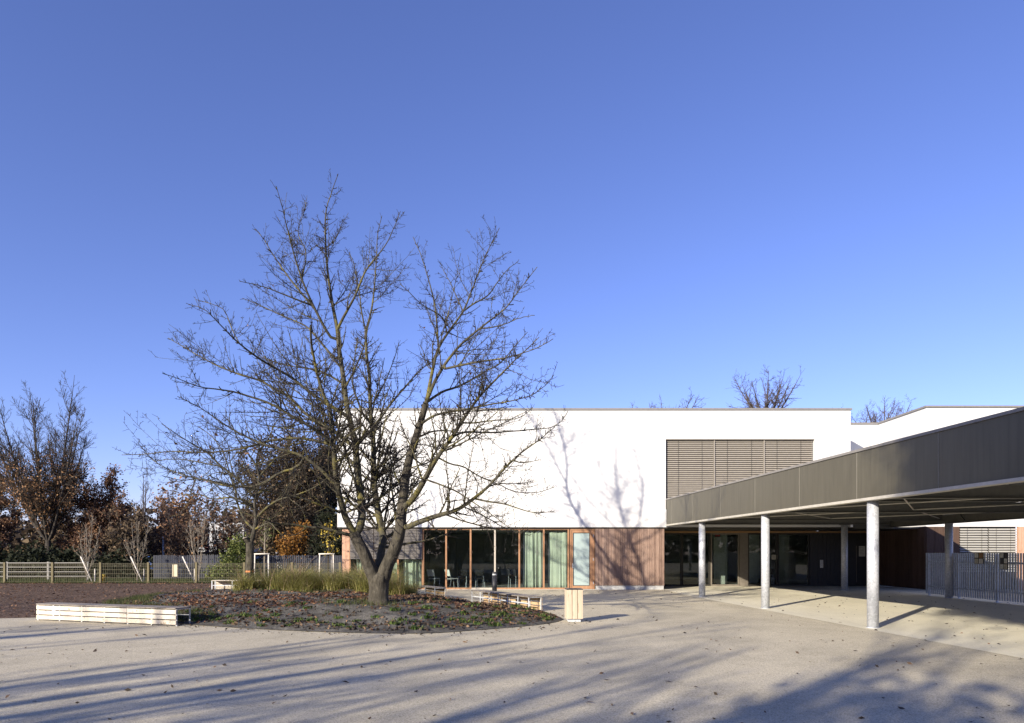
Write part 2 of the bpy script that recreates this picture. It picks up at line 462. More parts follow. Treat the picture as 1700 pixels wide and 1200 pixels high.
def spawn(Pn, R, per_m, t0, ang, lrel, lmin, lmax, k, up=0.15, wob=0.12, rrel=0.55, rmin=0.004, rtip=0.35, rng=RNG, t1=0.98, flat=0.0, taper_len=0.7):
    """side branches of the tubes Pn"""
    L = np.linalg.norm(np.diff(Pn, axis=1), axis=2).sum(axis=1)
    cnt = rng.poisson(np.maximum(L * per_m * (t1 - t0), 0.01))
    ii = np.repeat(np.arange(len(Pn)), cnt); m = len(ii)
    if m == 0: return np.zeros((0, k, 3)), np.zeros((0, k))
    t = rng.uniform(t0, t1, m)
    p, T = sample(Pn, ii, t)
    r3 = rng.normal(size=(m, 3)); r3[:, 2] += 0.25
    perp = norm(r3 - (r3 * T).sum(1, keepdims=True) * T)
    an = np.radians(rng.uniform(ang[0], ang[1], m))[:, None]
    d = norm(np.cos(an) * T + np.sin(an) * perp)
    d[:, 2] *= (1 - flat); d = norm(d)
    ln = np.clip(L[ii] * lrel * (1 - taper_len * t) * rng.uniform(0.55, 1.35, m), lmin, lmax * rng.uniform(0.7, 1.2, m))
    rr = np.take_along_axis(R[ii], np.minimum((t * (R.shape[1] - 1)).astype(int), R.shape[1] - 1)[:, None], 1)[:, 0]
    r0 = np.maximum(np.minimum(rr * rrel, 0.012 + ln * 0.012), rmin)
    out = np.zeros((m, k, 3)); out[:, 0] = p
    step = (ln / (k - 1))[:, None]
    cur = d.copy()
    for j in range(1, k):
        out[:, j] = out[:, j - 1] + cur * step
        cur = cur + rng.normal(size=(m, 3)) * wob; cur[:, 2] += up
        cur = norm(cur)
    rad = r0[:, None] * np.linspace(1, rtip, k)[None, :]
    return out, np.maximum(rad, rmin * 0.75)

def leaf_quads(C, size, rng=RNG, aspect=1.6, flat=0.0):
    """one small folded leaf (a quad) on each centre"""
    m = len(C)
    a = rng.normal(size=(m, 3)); a[:, 2] *= (1 - flat); a = norm(a)
    b_ = rng.normal(size=(m, 3)); b_[:, 2] *= (1 - flat)
    b_ = norm(b_ - (b_ * a).sum(1, keepdims=True) * a)
    s = size * rng.uniform(0.6, 1.4, (m, 1))
    u = a * s * aspect * 0.5; w = b_ * s * 0.5
    n = np.cross(a, b_) * s * 0.18
    V = np.stack([C - u, C + w - n, C + u, C - w - n], axis=1)
    return V.reshape(-1, 3)

def along(Pn, n, rng=RNG, t0=0.1, spread=0.05):
    """n points scattered on the tubes"""
    if len(Pn) == 0: return np.zeros((0, 3))
    ii = rng.integers(0, len(Pn), n)
    p, _ = sample(Pn, ii, rng.uniform(t0, 1.0, n))
    return p + rng.normal(size=p.shape) * spread

def resample(pts, k):
    """Catmull-Rom through pts, k points evenly along"""
    p = np.asarray(pts, float)
    if len(p) == 2: dense = np.linspace(p[0], p[1], 40)
    else:
        q = np.vstack([2 * p[0] - p[1], p, 2 * p[-1] - p[-2]])
        seg = []
        t = np.linspace(0, 1, 12, endpoint=False)[:, None]
        for i in range(1, len(q) - 2):
            a_, b_, c_, d_ = q[i - 1], q[i], q[i + 1], q[i + 2]
            seg.append(0.5 * ((2 * b_) + (c_ - a_) * t + (2 * a_ - 5 * b_ + 4 * c_ - d_) * t ** 2 + (3 * b_ - a_ - 3 * c_ + d_) * t ** 3))
        dense = np.vstack(seg + [p[-1:]])
    s = np.concatenate([[0], np.cumsum(np.linalg.norm(np.diff(dense, axis=0), axis=1))])
    x = np.linspace(0, s[-1], k)
    return np.stack([np.interp(x, s, dense[:, j]) for j in range(dense.shape[1])], axis=1)

# ------------------------------------------------------------------ ground
FY = 29.7            # facade plane of the white block
GY = 29.82           # ground-floor glazing plane
EY = 32.9            # entrance wall at the back of the recess
def pave_z(x, y):
    return 0.06 * sstep(26.0, 29.4, np.asarray(y, float)) * sstep(-8.5, -5.5, np.asarray(x, float))
def sheet(name, poly_or_rect, nx, ny, dz, mat):
    x0, x1, y0, y1 = poly_or_rect
    xs = np.linspace(x0, x1, nx); ys = np.linspace(y0, y1, ny)
    X, Y = np.meshgrid(xs, ys)
    V = np.stack([X, Y, pave_z(X, Y) + dz], axis=-1).reshape(-1, 3)
    i = np.arange(nx * ny).reshape(ny, nx)
    Q = np.stack([i[:-1, :-1], i[:-1, 1:], i[1:, 1:], i[1:, :-1]], axis=-1).reshape(-1, 4)
    return quads_object(name, V, mat, None, True, Q)
g = sheet('ground', (-900, 900, -400, 1500), 2, 2, -0.03, 'lawn'); tag(g, kind='structure')
pv = sheet('paving', (-90, 40, -40, 36.5), 105, 77, 0.0, 'paving'); tag(pv, kind='structure')

def flat_poly(name, pts, dz, mat):
    m = MB(); m.poly([(x, y, dz) for x, y in pts]); o = m.build(name, mat); tag(o, kind='structure'); return o
# bark play area on the left, curved front edge
edge = [G(-400, 1040), G(-150, 1029), G(0, 1026.5), G(70, 1025)]
bark = [(-90, 37.0), (-90, 21.0), (-44, 18.2)] + edge[1:] + [(-8.3, 16.9), (-7.5, 20), (-8.0, 26.5), (-8.2, 33.2), (-8.2, 37.0)]
flat_poly('bark_play_area', bark, 0.006, 'bark_mulch')
flat_poly('grass_strip', [(-110, 36.9), (-8.4, 36.9), (-8.4, 50), (-110, 50)], 0.010, 'lawn')
flat_poly('road', [(-120, 52), (-6, 52), (-6, 60), (-120, 60)], 0.0, 'asphalt')

# cream slab under the canopy: its front edge follows the columns
def edge_x(Y): return 9.10 - 0.0803 * Y
ys = list(np.linspace(2, 26, 13)) + list(np.linspace(26.5, 32.85, 14))
m = MB()
for y0, y1 in zip(ys[:-1], ys[1:]):
    n = 6
    for k in range(n):
        def px_(y, t): return edge_x(y) - 0.15 + (17.6 - edge_x(y) + 0.15) * t
        q = [(px_(y0, k / n), y0), (px_(y0, (k + 1) / n), y0), (px_(y1, (k + 1) / n), y1), (px_(y1, k / n), y1)]
        m.poly([(x, y, float(pave_z(x, y)) + 0.005) for x, y in q])
slab = m.build('canopy_floor_slab', 'slab'); tag(slab, kind='structure')

# planting bed mound
BC = (-5.6, 20.8)
rim = [(1.30, 17.1), (1.05, 18.3), (0.10, 19.6), (-1.0, 21.6), (-2.2, 23.3), (-3.3, 24.9), (-4.2, 27.4), (-6.2, 28.6), (-9.5, 28.6), (-12.6, 27.4), (-13.7, 24.2),
       (-12.6, 21.4), (-10.6, 18.9), (-8.6, 16.6), (-7.3, 15.75), (-5.6, 14.95), (-4.2, 14.45), (-2.9, 14.15), (-1.7, 14.15), (-0.7, 14.75), (0.35, 15.55), (1.0, 16.3), (1.30, 17.1)]
rim = resample(rim, 140)[:-1]
ra = np.arctan2(rim[:, 1] - BC[1], rim[:, 0] - BC[0]); rr = np.hypot(rim[:, 0] - BC[0], rim[:, 1] - BC[1])
o_ = np.argsort(ra); ra, rr = ra[o_], rr[o_]
ra = np.concatenate([ra[-3:] - 2 * np.pi, ra, ra[:3] + 2 * np.pi]); rr = np.concatenate([rr[-3:], rr, rr[:3]])
def bed_t(x, y):
    an = np.arctan2(np.asarray(y) - BC[1], np.asarray(x) - BC[0]); d = np.hypot(np.asarray(x) - BC[0], np.asarray(y) - BC[1])
    return d / np.interp(an, ra, rr)
def lump(x, y):
    return 1.7 * (0.020 * np.sin(x * 2.1 + 1.3 * np.sin(y * 1.7)) + 0.016 * np.sin(y * 3.1 + x * 1.3) + 0.010 * np.sin(x * 6.3 + 2 * np.sin(y * 4.1)) + 0.008 * np.sin(y * 9.0 - x * 5.2))
def bed_z(x, y):
    t = bed_t(x, y)
    h = 0.385 * (1 - np.clip(t, 0, 1) ** 2.8) + 0.125 * np.exp(-((np.asarray(x) + 3.36) ** 2 + (np.asarray(y) - 17.2) ** 2) / 2.4) * (1 - np.clip(t, 0, 1) ** 6)
    return h + lump(np.asarray(x), np.asarray(y)) * np.clip((1 - t) * 6, 0, 1) + 0.012
nr, na = 90, 320
an = np.linspace(-np.pi, np.pi, na, endpoint=False)
R_ = np.interp(an, ra, rr)
tt = np.linspace(0, 1, nr) ** 0.8
X = BC[0] + np.cos(an)[None] * R_[None] * tt[:, None]; Y = BC[1] + np.sin(an)[None] * R_[None] * tt[:, None]
V = np.stack([X, Y, bed_z(X, Y)], axis=-1).reshape(-1, 3)
i = np.arange(nr * na).reshape(nr, na); j = np.roll(i, -1, axis=1)
bed = quads_object('planting_bed_soil', V, 'soil', None, True, np.stack([i[:-1], i[1:], j[1:], j[:-1]], axis=-1).reshape(-1, 4))
tag(bed, kind='structure')

# ------------------------------------------------------------------ white school block
WX0, WX1, ROOF, WB = PX(560, FY), PX(1412, FY), 7.87, 2.78
sb = thing('school_building', 'long white rendered two storey school block above glazed and timber clad ground floor', 'school', (3.5, FY, 0.06))
OX0, OX1, OZ0, OZ1 = PX(1105.3, FY), PX(1352.5, FY), 3.55, EYE + (HY - 728.6) / F * FY
m = MB()
m.box(WX0, OX0, FY, FY + 0.4, WB, ROOF)
m.box(OX1, WX1, FY, FY + 0.4, WB, ROOF)
m.box(OX0, OX1, FY, FY + 0.4, OZ1, ROOF)
m.box(OX0, OX1, FY, FY + 0.4, WB, OZ0)
m.box(WX0, WX0 + 0.4, FY + 0.4, FY + 16, WB, ROOF)
m.box(WX1 - 0.4, WX1, FY + 0.4, FY + 16, WB, ROOF)
m.box(WX0 + .4, WX1 - .4, FY + 15.6, FY + 16, WB, ROOF)
m.build('upper_wall', 'render_white', sb)
m = MB(); m.box(WX0 + .4, WX1 - .4, FY + .4, FY + 15.6, ROOF - 0.35, ROOF - 0.15); m.build('roof', 'concrete', sb)
m = MB()
m.box(WX0 - .05, WX1 + .05, FY - .05, FY + .45, ROOF + .003, ROOF + 0.085)
m.box(WX0 - .05, WX0 + .45, FY + .45, FY + 16.05, ROOF + .003, ROOF + 0.085)
m.box(WX1 - .45, WX1 + .05, FY + .45, FY + 16.05, ROOF + .003, ROOF + 0.085)
m.build('roof_coping', 'coping', sb)
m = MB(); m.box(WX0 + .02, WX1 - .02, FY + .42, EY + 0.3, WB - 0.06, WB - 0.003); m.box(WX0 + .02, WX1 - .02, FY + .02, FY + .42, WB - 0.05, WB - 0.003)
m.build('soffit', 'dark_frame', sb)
# flat panel, dark colour stands in for the unlit room behind the upper window
m = MB(); m.box(OX0 + .003, OX1 - .003, FY + .36, FY + .395, OZ0 + .003, OZ1 - .003); m.build('window', 'dark_frame', sb)
def blind_bm(x0, x1, z0, z1, y, pitch, slat=0.075, tilt=42, thick=0.004):
    m = MB(); n = int((z1 - z0) / pitch)
    c, s_ = math.cos(math.radians(tilt)), math.sin(math.radians(tilt))
    for k in range(n):
        z = z1 - (k + .5) * pitch
        dy, dz = slat / 2 * c, slat / 2 * s_
        sag = random.uniform(-.004, .004)
        m.quadbox([(x0, y - dy, z - dz + sag), (x1, y - dy, z - dz - sag), (x1, y + dy, z + dz - sag), (x0, y + dy, z + dz + sag),
                   (x0, y - dy - thick * .3, z - dz + thick + sag), (x1, y - dy - thick * .3, z - dz + thick - sag), (x1, y + dy, z + dz + thick - sag), (x0, y + dy, z + dz + thick + sag)])
    return m
def cords(x0, x1, n, z0, z1, y):
    m = MB()
    for k in range(n):
        x = x0 + (x1 - x0) * (k + .5) / n
        m.box(x - .005, x + .005, y - .003, y, z0, z1)
    return m
bx = [OX0 + 0.02, PX(1187, FY), PX(1270, FY), OX1 - 0.02]
for x0, x1 in zip(bx[:-1], bx[1:]):
    o = blind_bm(x0 + .03, x1 - .03, OZ0 + .02, OZ1 - .03, FY + 0.13, 0.089, .084, 47).build('blind', 'blind', sb)
    cords(x0 + .03, x1 - .03, 2, OZ0 + .02, OZ1 - .03, FY + 0.09).build('ladder_tape', 'dark_frame', o)
m = MB()
for x in bx[1:3]: m.box(x - .02, x + .02, FY + .07, FY + .2, OZ0 + .01, OZ1 - .03)
m.box(OX0 + .003, OX1 - .003, FY + .02, FY + .2, OZ1 - .028, OZ1 - .003)
m.build('blind_rail', 'blind', sb)

# ground floor: corner post, windows, door, cladding
GZ, GT = 0.075, WB - 0.062
def gx(px): return PX(px, GY)
m = MB(); m.box(gx(568), gx(574), GY, GY + .3, GZ, GT); m.box(gx(574.3), gx(580), GY + .006, GY + .3, GZ, GT); m.build('corner_cladding', 'corner_wood', sb)
def window(p0, p1, wood='frame_wood', zb=GZ, first=False):
    x0, x1 = gx(p0), gx(p1)
    m = MB(); w = 0.045
    m.box(x1 - w, x1 + w * .6, GY - .03, GY + .10, zb + .07, GT)
    m.box(x0 + (0 if first else w * .6) + .002, x1 - w - .002, GY + .0, GY + .08, GT - .05, GT)
    if first: m.box(x0 - .01, x0 + .05, GY - .02, GY + .10, zb + .07, GT - .052)
    m.box(x0 + (w * .6) + .002, x1 + w * .6, GY - .05, GY + .10, zb, zb + .065)
    o = m.build('window', wood, sb)
    m = MB(); m.box(x0 + w * .6 + .006, x1 - w - .003, GY + .045, GY + .057, zb + .068, GT - .053)
    m.build('pane', 'glass', o)
gpx = [580, 620.5, 661, 702, 741, 781.6, 822, 862.4, 903, 944]
for k in range(len(gpx) - 1):
    window(gpx[k], gpx[k + 1], 'mullion_pale' if k == 5 else 'frame_wood', first=(k in (0, 3)))
# outer blinds lowered over the left windows
x0, x1 = gx(581), gx(701.5)
zb_ = EYE + (HY - 929) / F * GY
for k in range(3):
    xa, xb = x0 + (x1 - x0) * k / 3, x0 + (x1 - x0) * (k + 1) / 3
    o = blind_bm(xa + .015, xb - .015, zb_, GT - .01, GY - 0.075, 0.066, 0.066, 58).build('blind', 'blind_ground', sb)
    cords(xa, xb, 2, zb_, GT - .01, GY - .10).build('ladder_tape', 'dark_frame', o)
# door
dx0, dx1 = gx(946.5), gx(987)
m = MB(); m.box(dx0, dx0 + .06, GY - .03, GY + .12, GZ, GT); m.box(dx1 - .06, dx1, GY - .03, GY + .12, GZ, GT); m.box(dx0 + .062, dx1 - .062, GY - .03, GY + .12, GT - .06, GT)
m.build('door_frame', 'frame_wood', sb)
a0, a1 = dx0 + .065, dx1 - .065
q0, q1, qz0, qz1 = gx(951.5), gx(978.5), GZ + .16, EYE + (HY - 884.5) / F * GY
m = MB()
m.box(a0, q0, GY - .01, GY + .05, GZ + .01, GT - .065); m.box(q1, a1, GY - .01, GY + .05, GZ + .01, GT - .065)
m.box(q0 + .001, q1 - .001, GY - .008, GY + .05, GZ + .01, qz0); m.box(q0 + .001, q1 - .001, GY - .008, GY + .05, qz1, GT - .065)
door = m.build('door', 'frame_wood', sb)
m = MB(); m.box(q0 + .002, q1 - .002, GY + .012, GY + .024, qz0 + .002, qz1 - .002); m.build('pane', 'glass_frost', door)
m = MB(); m.box(q0 - .012, q0 + .012, GY - .014, GY - .0105, qz0, qz1); m.box(q1 - .012, q1 + .012, GY - .014, GY - .0105, qz0, qz1)
m.box(q0 + .013, q1 - .013, GY - .0135, GY - .0085, qz0 - .01, qz0 + .012); m.box(q0 + .013, q1 - .013, GY - .0135, GY - .0085, qz1 - .012, qz1 + .01); m.build('glazing_bead', 'dark_frame', door)
m = MB(); hx = a0 + .05
m.box(hx - .02, hx + .02, GY - .018, GY - .0105, 1.0, 1.2); m.cyl((hx, GY - .018, 1.12), (hx, GY - .07, 1.12), .012); m.cyl((hx - .01, GY - .065, 1.12), (hx + .11, GY - .065, 1.12), .011)
m.build('handle', 'pole_metal', door)
for z in (0.35, 1.38, 2.4):
    m = MB(); m.cyl((a1 + .012, GY - .032, z - .06), (a1 + .012, GY - .032, z + .06), .014); m.build('hinge', 'pole_metal', door)
# vertical timber boards
CXX0, CXX1 = gx(988), gx(1103.5)
m = MB(); x = CXX0
while x < CXX1 - .03:
    w = min(random.choice((.085, .11, .14)), CXX1 - x)
    d = random.uniform(0, .008)
    m.box(x, x + w - .010, GY - .055 - d, GY + .02, 0.24, GT); x += w
m.build('timber_cladding', 'cladding', sb)
m = MB(); m.box(CXX0, CXX1, GY + .025, GY + .25, .2, GT); m.build('cladding_backing', 'dark_frame', sb)
m = MB(); m.box(CXX0 + .02, CXX1 - .05, GY - .03, GY + .2, 0.02, 0.235); m.build('plinth', 'concrete', sb)
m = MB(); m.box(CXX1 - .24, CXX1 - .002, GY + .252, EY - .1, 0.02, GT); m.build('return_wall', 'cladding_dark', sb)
m = MB(); m.box(gx(572), gx(990), GY - .06, GY + .12, 0.0, GZ - .003); m.build('threshold', 'concrete', sb)
# dining room behind the glass
m = MB(); m.box(gx(580), CXX1 - .25, GY + .13, 37.8, 0.02, 0.07); m.build('room_floor', 'interior_floor', sb)
m = MB(); m.box(gx(580), CXX1 - .25, 37.8, 38.0, 0.02, GT); m.box(gx(580) - .2, gx(580), GY + .31, 38.0, .02, GT); m.box(CXX1 - .246, CXX1 - .1, EY + .1, 38, .02, GT)
m.build('room_wall', 'interior_dark', sb)
m = MB()
for x in np.linspace(-6.4, 5.6, 9): m.box(x, x + .35, 37.6, 37.79, .075, GT - .2)
m.build('wall_panel', 'interior_mid', sb)
m = MB(); m.box(gx(580), CXX1 - .25, GY + .13, 38.0, GT - .02, GT - .004); m.build('room_ceiling', 'interior_dark', sb)

# ------------------------------------------------------------------ entrance and right wing
sw = thing('school_wing', 'white wing with timber ground floor and dark glazed entrance behind the canopy', 'school wing', (17.65, 29.1, 0.06))
RX = 17.65; RY = 29.1
m = MB()
m.box(RX, 40, RY, RY + .4, WB, ROOF - .02)
m.box(RX, RX + .4, RY + .4, EY, WB, ROOF - .02)
m.box(14.75, RX + .4, EY + .003, EY + .4, WB, ROOF - .02)
m.build('upper_wall', 'render_white', sw)
m = MB(); m.box(RX + .4, 40, RY + .4, 45, ROOF - .4, ROOF - .2); m.box(14.75, RX + .4, EY + .4, 45, ROOF - .4, ROOF - .2); m.build('roof', 'concrete', sw)
zc = ROOF - .017
m = MB(); m.box(RX - .05, 40, RY - .05, RY + .45, zc, zc + .085); m.box(RX - .05, RX + .45, RY + .45, EY - .05, zc, zc + .085); m.box(14.79, RX + .45, EY - .047, EY + .45, zc, zc + .085)
m.build('roof_coping', 'coping', sw)
# timber side wall below (boards run along Y)
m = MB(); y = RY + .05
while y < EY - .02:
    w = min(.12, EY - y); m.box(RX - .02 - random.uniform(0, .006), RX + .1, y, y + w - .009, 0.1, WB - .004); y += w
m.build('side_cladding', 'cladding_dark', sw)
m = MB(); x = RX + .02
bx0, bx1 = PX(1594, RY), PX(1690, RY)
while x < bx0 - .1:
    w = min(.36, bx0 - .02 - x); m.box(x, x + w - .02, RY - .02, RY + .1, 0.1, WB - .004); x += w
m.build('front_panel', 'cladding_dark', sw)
m = MB(); m.box(bx0, bx1, RY + .14, RY + .3, .1, WB - .004); m.build('window', 'dark_frame', sw)
for xa, xb in ((bx0, (bx0 + bx1) / 2), ((bx0 + bx1) / 2, bx1)):
    o = blind_bm(xa + .02, xb - .02, .8, WB - .06, RY + .05, .105, .095, 42).build('blind', 'blind_pale', sw)
    cords(xa, xb, 2, .8, WB - .06, RY + .005).build('ladder_tape', 'dark_frame', o)
m = MB(); x = bx1 + .02
while x < 30:
    m.box(x, x + .11, RY - .02, RY + .1, 0.1, WB - .004); x += .12
m.build('front_cladding', 'corner_wood', sw)
# entrance glazing wall
def ex(px): return PX(px, EY)
ET = 2.62
m = MB(); m.box(6.7, 17.55, EY - .05, EY + .12, ET, WB - .07); m.build('lintel', 'lintel_wood', sw)
def pane(p0, p1, mat='dark_frame', post=.05):
    x0, x1 = ex(p0), ex(p1); m = MB()
    m.box(x0, x0 + post, EY, EY + .1, .14, ET - .003); m.box(x1 - post, x1, EY, EY + .1, .14, ET - .003)
    m.box(x0, x1, EY - .02, EY + .1, .066, .137); m.box(x0 + post + .002, x1 - post - .002, EY + .005, EY + .1, ET - .08, ET - .003)
    o = m.build('window', mat, sw)
    m = MB(); m.box(x0 + post + .002, x1 - post - .002, EY + .045, EY + .055, .14, ET - .083); m.build('pane', 'glass', o)
for p0, p1 in ((1082, 1131.5), (1132.5, 1178.5)): pane(p0, p1)
pane(1180, 1227.5, 'frame_taupe', .06)
m = MB(); m.box(ex(1228), ex(1241.5), EY - .03, EY + .16, .066, ET - .003); m.build('post', 'frame_taupe', sw)
for p0, p1 in ((1242, 1290.5), (1291.5, 1343.5)): pane(p0, p1)
m = MB(); x = ex(1344.5)
while x < ex(1397): m.box(x, x + .19, EY, EY + .12, .066, ET - .003); x += .2
m.build('wall_panel', 'dark_frame', sw)
for p0, p1 in ((1399, 1424), (1424.5, 1450)):
    x0, x1 = ex(p0), ex(p1); m = MB(); m.box(x0, x1, EY, EY + .06, .07, ET - .003); d = m.build('door', 'dark_frame', sw)
    m = MB(); m.box(x1 - .09, x1 - .06, EY - .05, EY - .025, .25, 2.0); m.box(x1 - .085, x1 - .065, EY - .025, EY - .0, .4, .42); m.box(x1 - .085, x1 - .065, EY - .025, EY - .0, 1.8, 1.82); m.build('handle', 'frame_taupe', d)
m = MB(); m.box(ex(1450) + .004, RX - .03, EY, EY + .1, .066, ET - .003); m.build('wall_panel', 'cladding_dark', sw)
m = MB(); m.box(14.74, RX - .03, RY + .42, EY - .06, 2.70, 2.775); m.build('entrance_strip_cover', 'dark_frame', sw)  # slab added to cover the bright strip of sunlit wall above the entrance
m = MB(); m.box(6.7, 17.5, EY + .13, 40, .03, .075); m.build('lobby_floor', 'interior_floor', sw)
m = MB(); m.box(6.7, 17.5, 40, 40.2, .03, 2.7); m.box(17.3, 17.5, EY + .13, 40, .078, 2.7); m.build('lobby_wall', 'interior_dark', sw)
m = MB(); m.box(ex(1202), ex(1226), 34.6, 34.75, .078, 2.68); m.box(ex(1262), ex(1288), 35.2, 35.4, .078, 2.68); m.box(ex(1318), ex(1336), 34.8, 35, .078, 2.68); m.build('lobby_pillar', 'interior_mid', sw)
m = MB(); m.box(6.7, 17.5, EY + .13, 40.2, 2.70, 2.72); m.build('lobby_ceiling', 'interior_dark', sw)

# ------------------------------------------------------------------ canopy
cn = thing('canopy', 'large flat steel canopy with deep khaki metal fascia on galvanised round columns', 'canopy', (10, 20, 0))
CB, CT = 2.86, 3.99
def fx(Y): return 9.075 - 0.0803 * Y
joints = [29.62, 28.9, 26.3, 23.5, 20.8, 18.1, 15.5, 12.87, 10.2, 7.5, 4.8, 2.2]
for y1, y0 in zip(joints[:-1], joints[1:]):
    a_, c_ = y0 + .012, y1 - .012
    m = MB(); m.quadbox([(fx(a_), a_, CB + .03), (fx(a_) + .05, a_, CB + .03), (fx(c_) + .05, c_, CB + .03), (fx(c_), c_, CB + .03),
                         (fx(a_), a_, CT - .04), (fx(a_) + .05, a_, CT - .04), (fx(c_) + .05, c_, CT - .04), (fx(c_), c_, CT - .04)])
    o = m.build('fascia_panel', 'fascia_metal', cn)
    m = MB(); q = y0
    m.quadbox([(fx(q) - .003, q - .007, CB + .03), (fx(q) + .05, q - .007, CB + .03), (fx(q) + .05, q + .007, CB + .03), (fx(q) - .003, q + .007, CB + .03), (fx(q) - .003, q - .007, CT - .04), (fx(q) + .05, q - .007, CT - .04), (fx(q) + .05, q + .007, CT - .04), (fx(q) - .003, q + .007, CT - .04)])
    m.build('joint_strip', 'fascia_joint', cn)
def along_fascia(m, y0, y1, o0, o1, z0, z1):
    m.quadbox([(fx(y0) + o0, y0, z0), (fx(y0) + o1, y0, z0), (fx(y1) + o1, y1, z0), (fx(y1) + o0, y1, z0),
               (fx(y0) + o0, y0, z1), (fx(y0) + o1, y0, z1), (fx(y1) + o1, y1, z1), (fx(y1) + o0, y1, z1)])
m = MB(); along_fascia(m, 2.2, 29.62, .055, .075, CB + .03, CT - .05); m.build('fascia_backing', 'lip_metal', cn)
m = MB(); along_fascia(m, 2.2, 29.62, -.03, .35, CT - .037, CT + .02); m.build('fascia_coping', 'coping', cn)
m = MB(); along_fascia(m, 2.2, 29.62, -.05, .16, CB - .035, CB + .027); m.build('fascia_lip', 'lip_metal', cn)
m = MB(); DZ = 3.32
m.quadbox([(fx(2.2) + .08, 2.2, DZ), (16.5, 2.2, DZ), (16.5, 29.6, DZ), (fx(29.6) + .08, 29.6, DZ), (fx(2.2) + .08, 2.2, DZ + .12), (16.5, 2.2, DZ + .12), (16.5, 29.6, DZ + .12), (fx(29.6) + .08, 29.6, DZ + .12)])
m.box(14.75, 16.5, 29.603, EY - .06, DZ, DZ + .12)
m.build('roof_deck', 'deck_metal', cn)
def ibeam(m, p, q, h=.30, w=.16, t=.016):
    p, q = Vector(p), Vector(q); up = Vector((0, 0, 1))
    m.bar(p + up * (h / 2 - t / 2), q + up * (h / 2 - t / 2), w, t); m.bar(p - up * (h / 2 - t / 2), q - up * (h / 2 - t / 2), w, t); m.bar(p, q, t, h - 2 * t - .002)
m = MB(); m.box(14.74, 16.5, 29.42, 29.5, 2.71, DZ - .004); m.build('end_sun_blocker', 'deck_metal', cn)  # dark box added to close the gap that let a strip of sun show
colY = [25.7, 20.4, 15.1, 9.9, 4.7]
for Y in colY + [29.2]:
    m = MB(); ibeam(m, (fx(Y) + .16, Y, 3.02), (16.2, Y, 3.02), .30); m.build('beam', 'steel_paint', cn)
for Y in (27.5, 23.05, 17.75, 12.5, 7.3):
    m = MB(); ibeam(m, (fx(Y) + .16, Y, 3.10), (16.2, Y, 3.10), .20, .12); m.build('beam', 'steel_paint', cn)
for x in (9.3, 11.0, 12.7, 14.4):
    m = MB(); m.box(x - .04, x + .04, 2.3, 29.4, 3.215, 3.315); m.build('purlin', 'steel_paint', cn)
m = MB(); ibeam(m, (16.35, 2.3, 2.92), (16.35, 29.5, 2.92), .32, .18); m.build('edge_beam', 'steel_paint', cn)
m = MB()
y = 2.3
while y < 29.4: m.box(16.43 + (.03 if int(y / .08) % 2 else 0), 16.46 + (.03 if int(y / .08) % 2 else 0), y, y + .078, 3.09, 3.31); y += .08
m.build('edge_sheet', 'deck_light', cn)
for (y0, x0, y1, x1) in ((25.7, 8.0, 20.4, 12.0), (25.7, 12.0, 20.4, 8.0), (20.4, 12.0, 25.7, 16.1), (20.4, 16.1, 25.7, 12.0), (15.1, 8.6, 20.4, 12.0), (15.1, 12.0, 20.4, 8.2), (15.1, 12.0, 20.4, 16.1), (15.1, 16.1, 20.4, 12.0)):
    m = MB(); m.cyl((x0, y0, 2.96), (x1, y1, 2.96), .018, n=8); m.build('brace', 'lip_metal', cn)
for (x, y) in ((16.2, 24.4), (16.2, 21.2), (16.2, 18)):
    m = MB(); m.bar((x, y, 2.78), (x, y + .45, 3.22), .05, .05); m.build('bracket', 'steel_paint', cn)
def column(x, y, r=.12, top=2.86):
    m = MB(); z = float(pave_z(x, y)) + .004
    m.cyl((x, y, z), (x, y, top), r, n=40); c = m.build('column', 'galvanised', cn, smooth=True)
    m = MB(); m.box(x - .16, x + .16, y - .16, y + .16, top + .001, top + .012); m.build('cap_plate', 'steel_paint', c)
    m = MB(); m.cyl((x, y, z + .001), (x, y, z + .012), r + .018, n=40); m.build('base_ring', 'galvanised', c)
for Y in colY: column(edge_x(Y) + .13 + .02, Y + .1)
for x, y in ((16.1, 25.15), (14.25, 29.25), (16.1, 14.6), (16.1, 4.2)): column(x, y, .13, 2.755 if x > 16 else 2.86)
for x, y in ((11.2, 26.9), (11.5, 22.0), (11.9, 16.4)):
    m = MB(); m.cyl((x, y, 3.14), (x, y, 3.20), .10, .12, 20); m.cyl((x, y, 3.2), (x, y, 3.316), .03, n=10); m.build('ceiling_lamp', 'lamp_lens', cn)
m = MB(); m.box(10.5, 12.0, 24.2, 24.32, 3.08, 3.16); m.box(10.6, 10.64, 24.24, 24.28, 3.16, 3.32); m.box(11.86, 11.9, 24.24, 24.28, 3.16, 3.32); m.build('cable_tray', 'lip_metal', cn)

# ------------------------------------------------------------------ steel slat fence on the right
cf = thing('slat_fence', 'galvanised steel fence of narrow upright slats along the right side of the canopy', 'fence', (16.2, 21, 0))
y = 26.70; m = MB(); k = 0
while y > 10:
    m.box(16.18, 16.205, y - .066, y, .085, 1.66); y -= .118; k += 1
    if k % 16 == 0: m.build('slat_panel', 'galv_sheet', cf, bevel=.008); m = MB()
m.build('slat_panel', 'galv_sheet', cf, bevel=.008)
for y in (11, 13, 15, 17, 19, 20.95, 22.9, 24.85, 26.62):
    m = MB(); m.box(16.25, 16.31, y - .03, y + .03, -.02, 1.62); m.box(16.2, 16.36, y - .07, y + .07, -.01, .014); m.build('post', 'galv_bar', cf)
m = MB(); m.box(16.226, 16.247, 10, 26.65, 1.3, 1.36); m.box(16.226, 16.247, 10, 26.65, .35, .41); m.build('rail', 'galv_bar', cf)

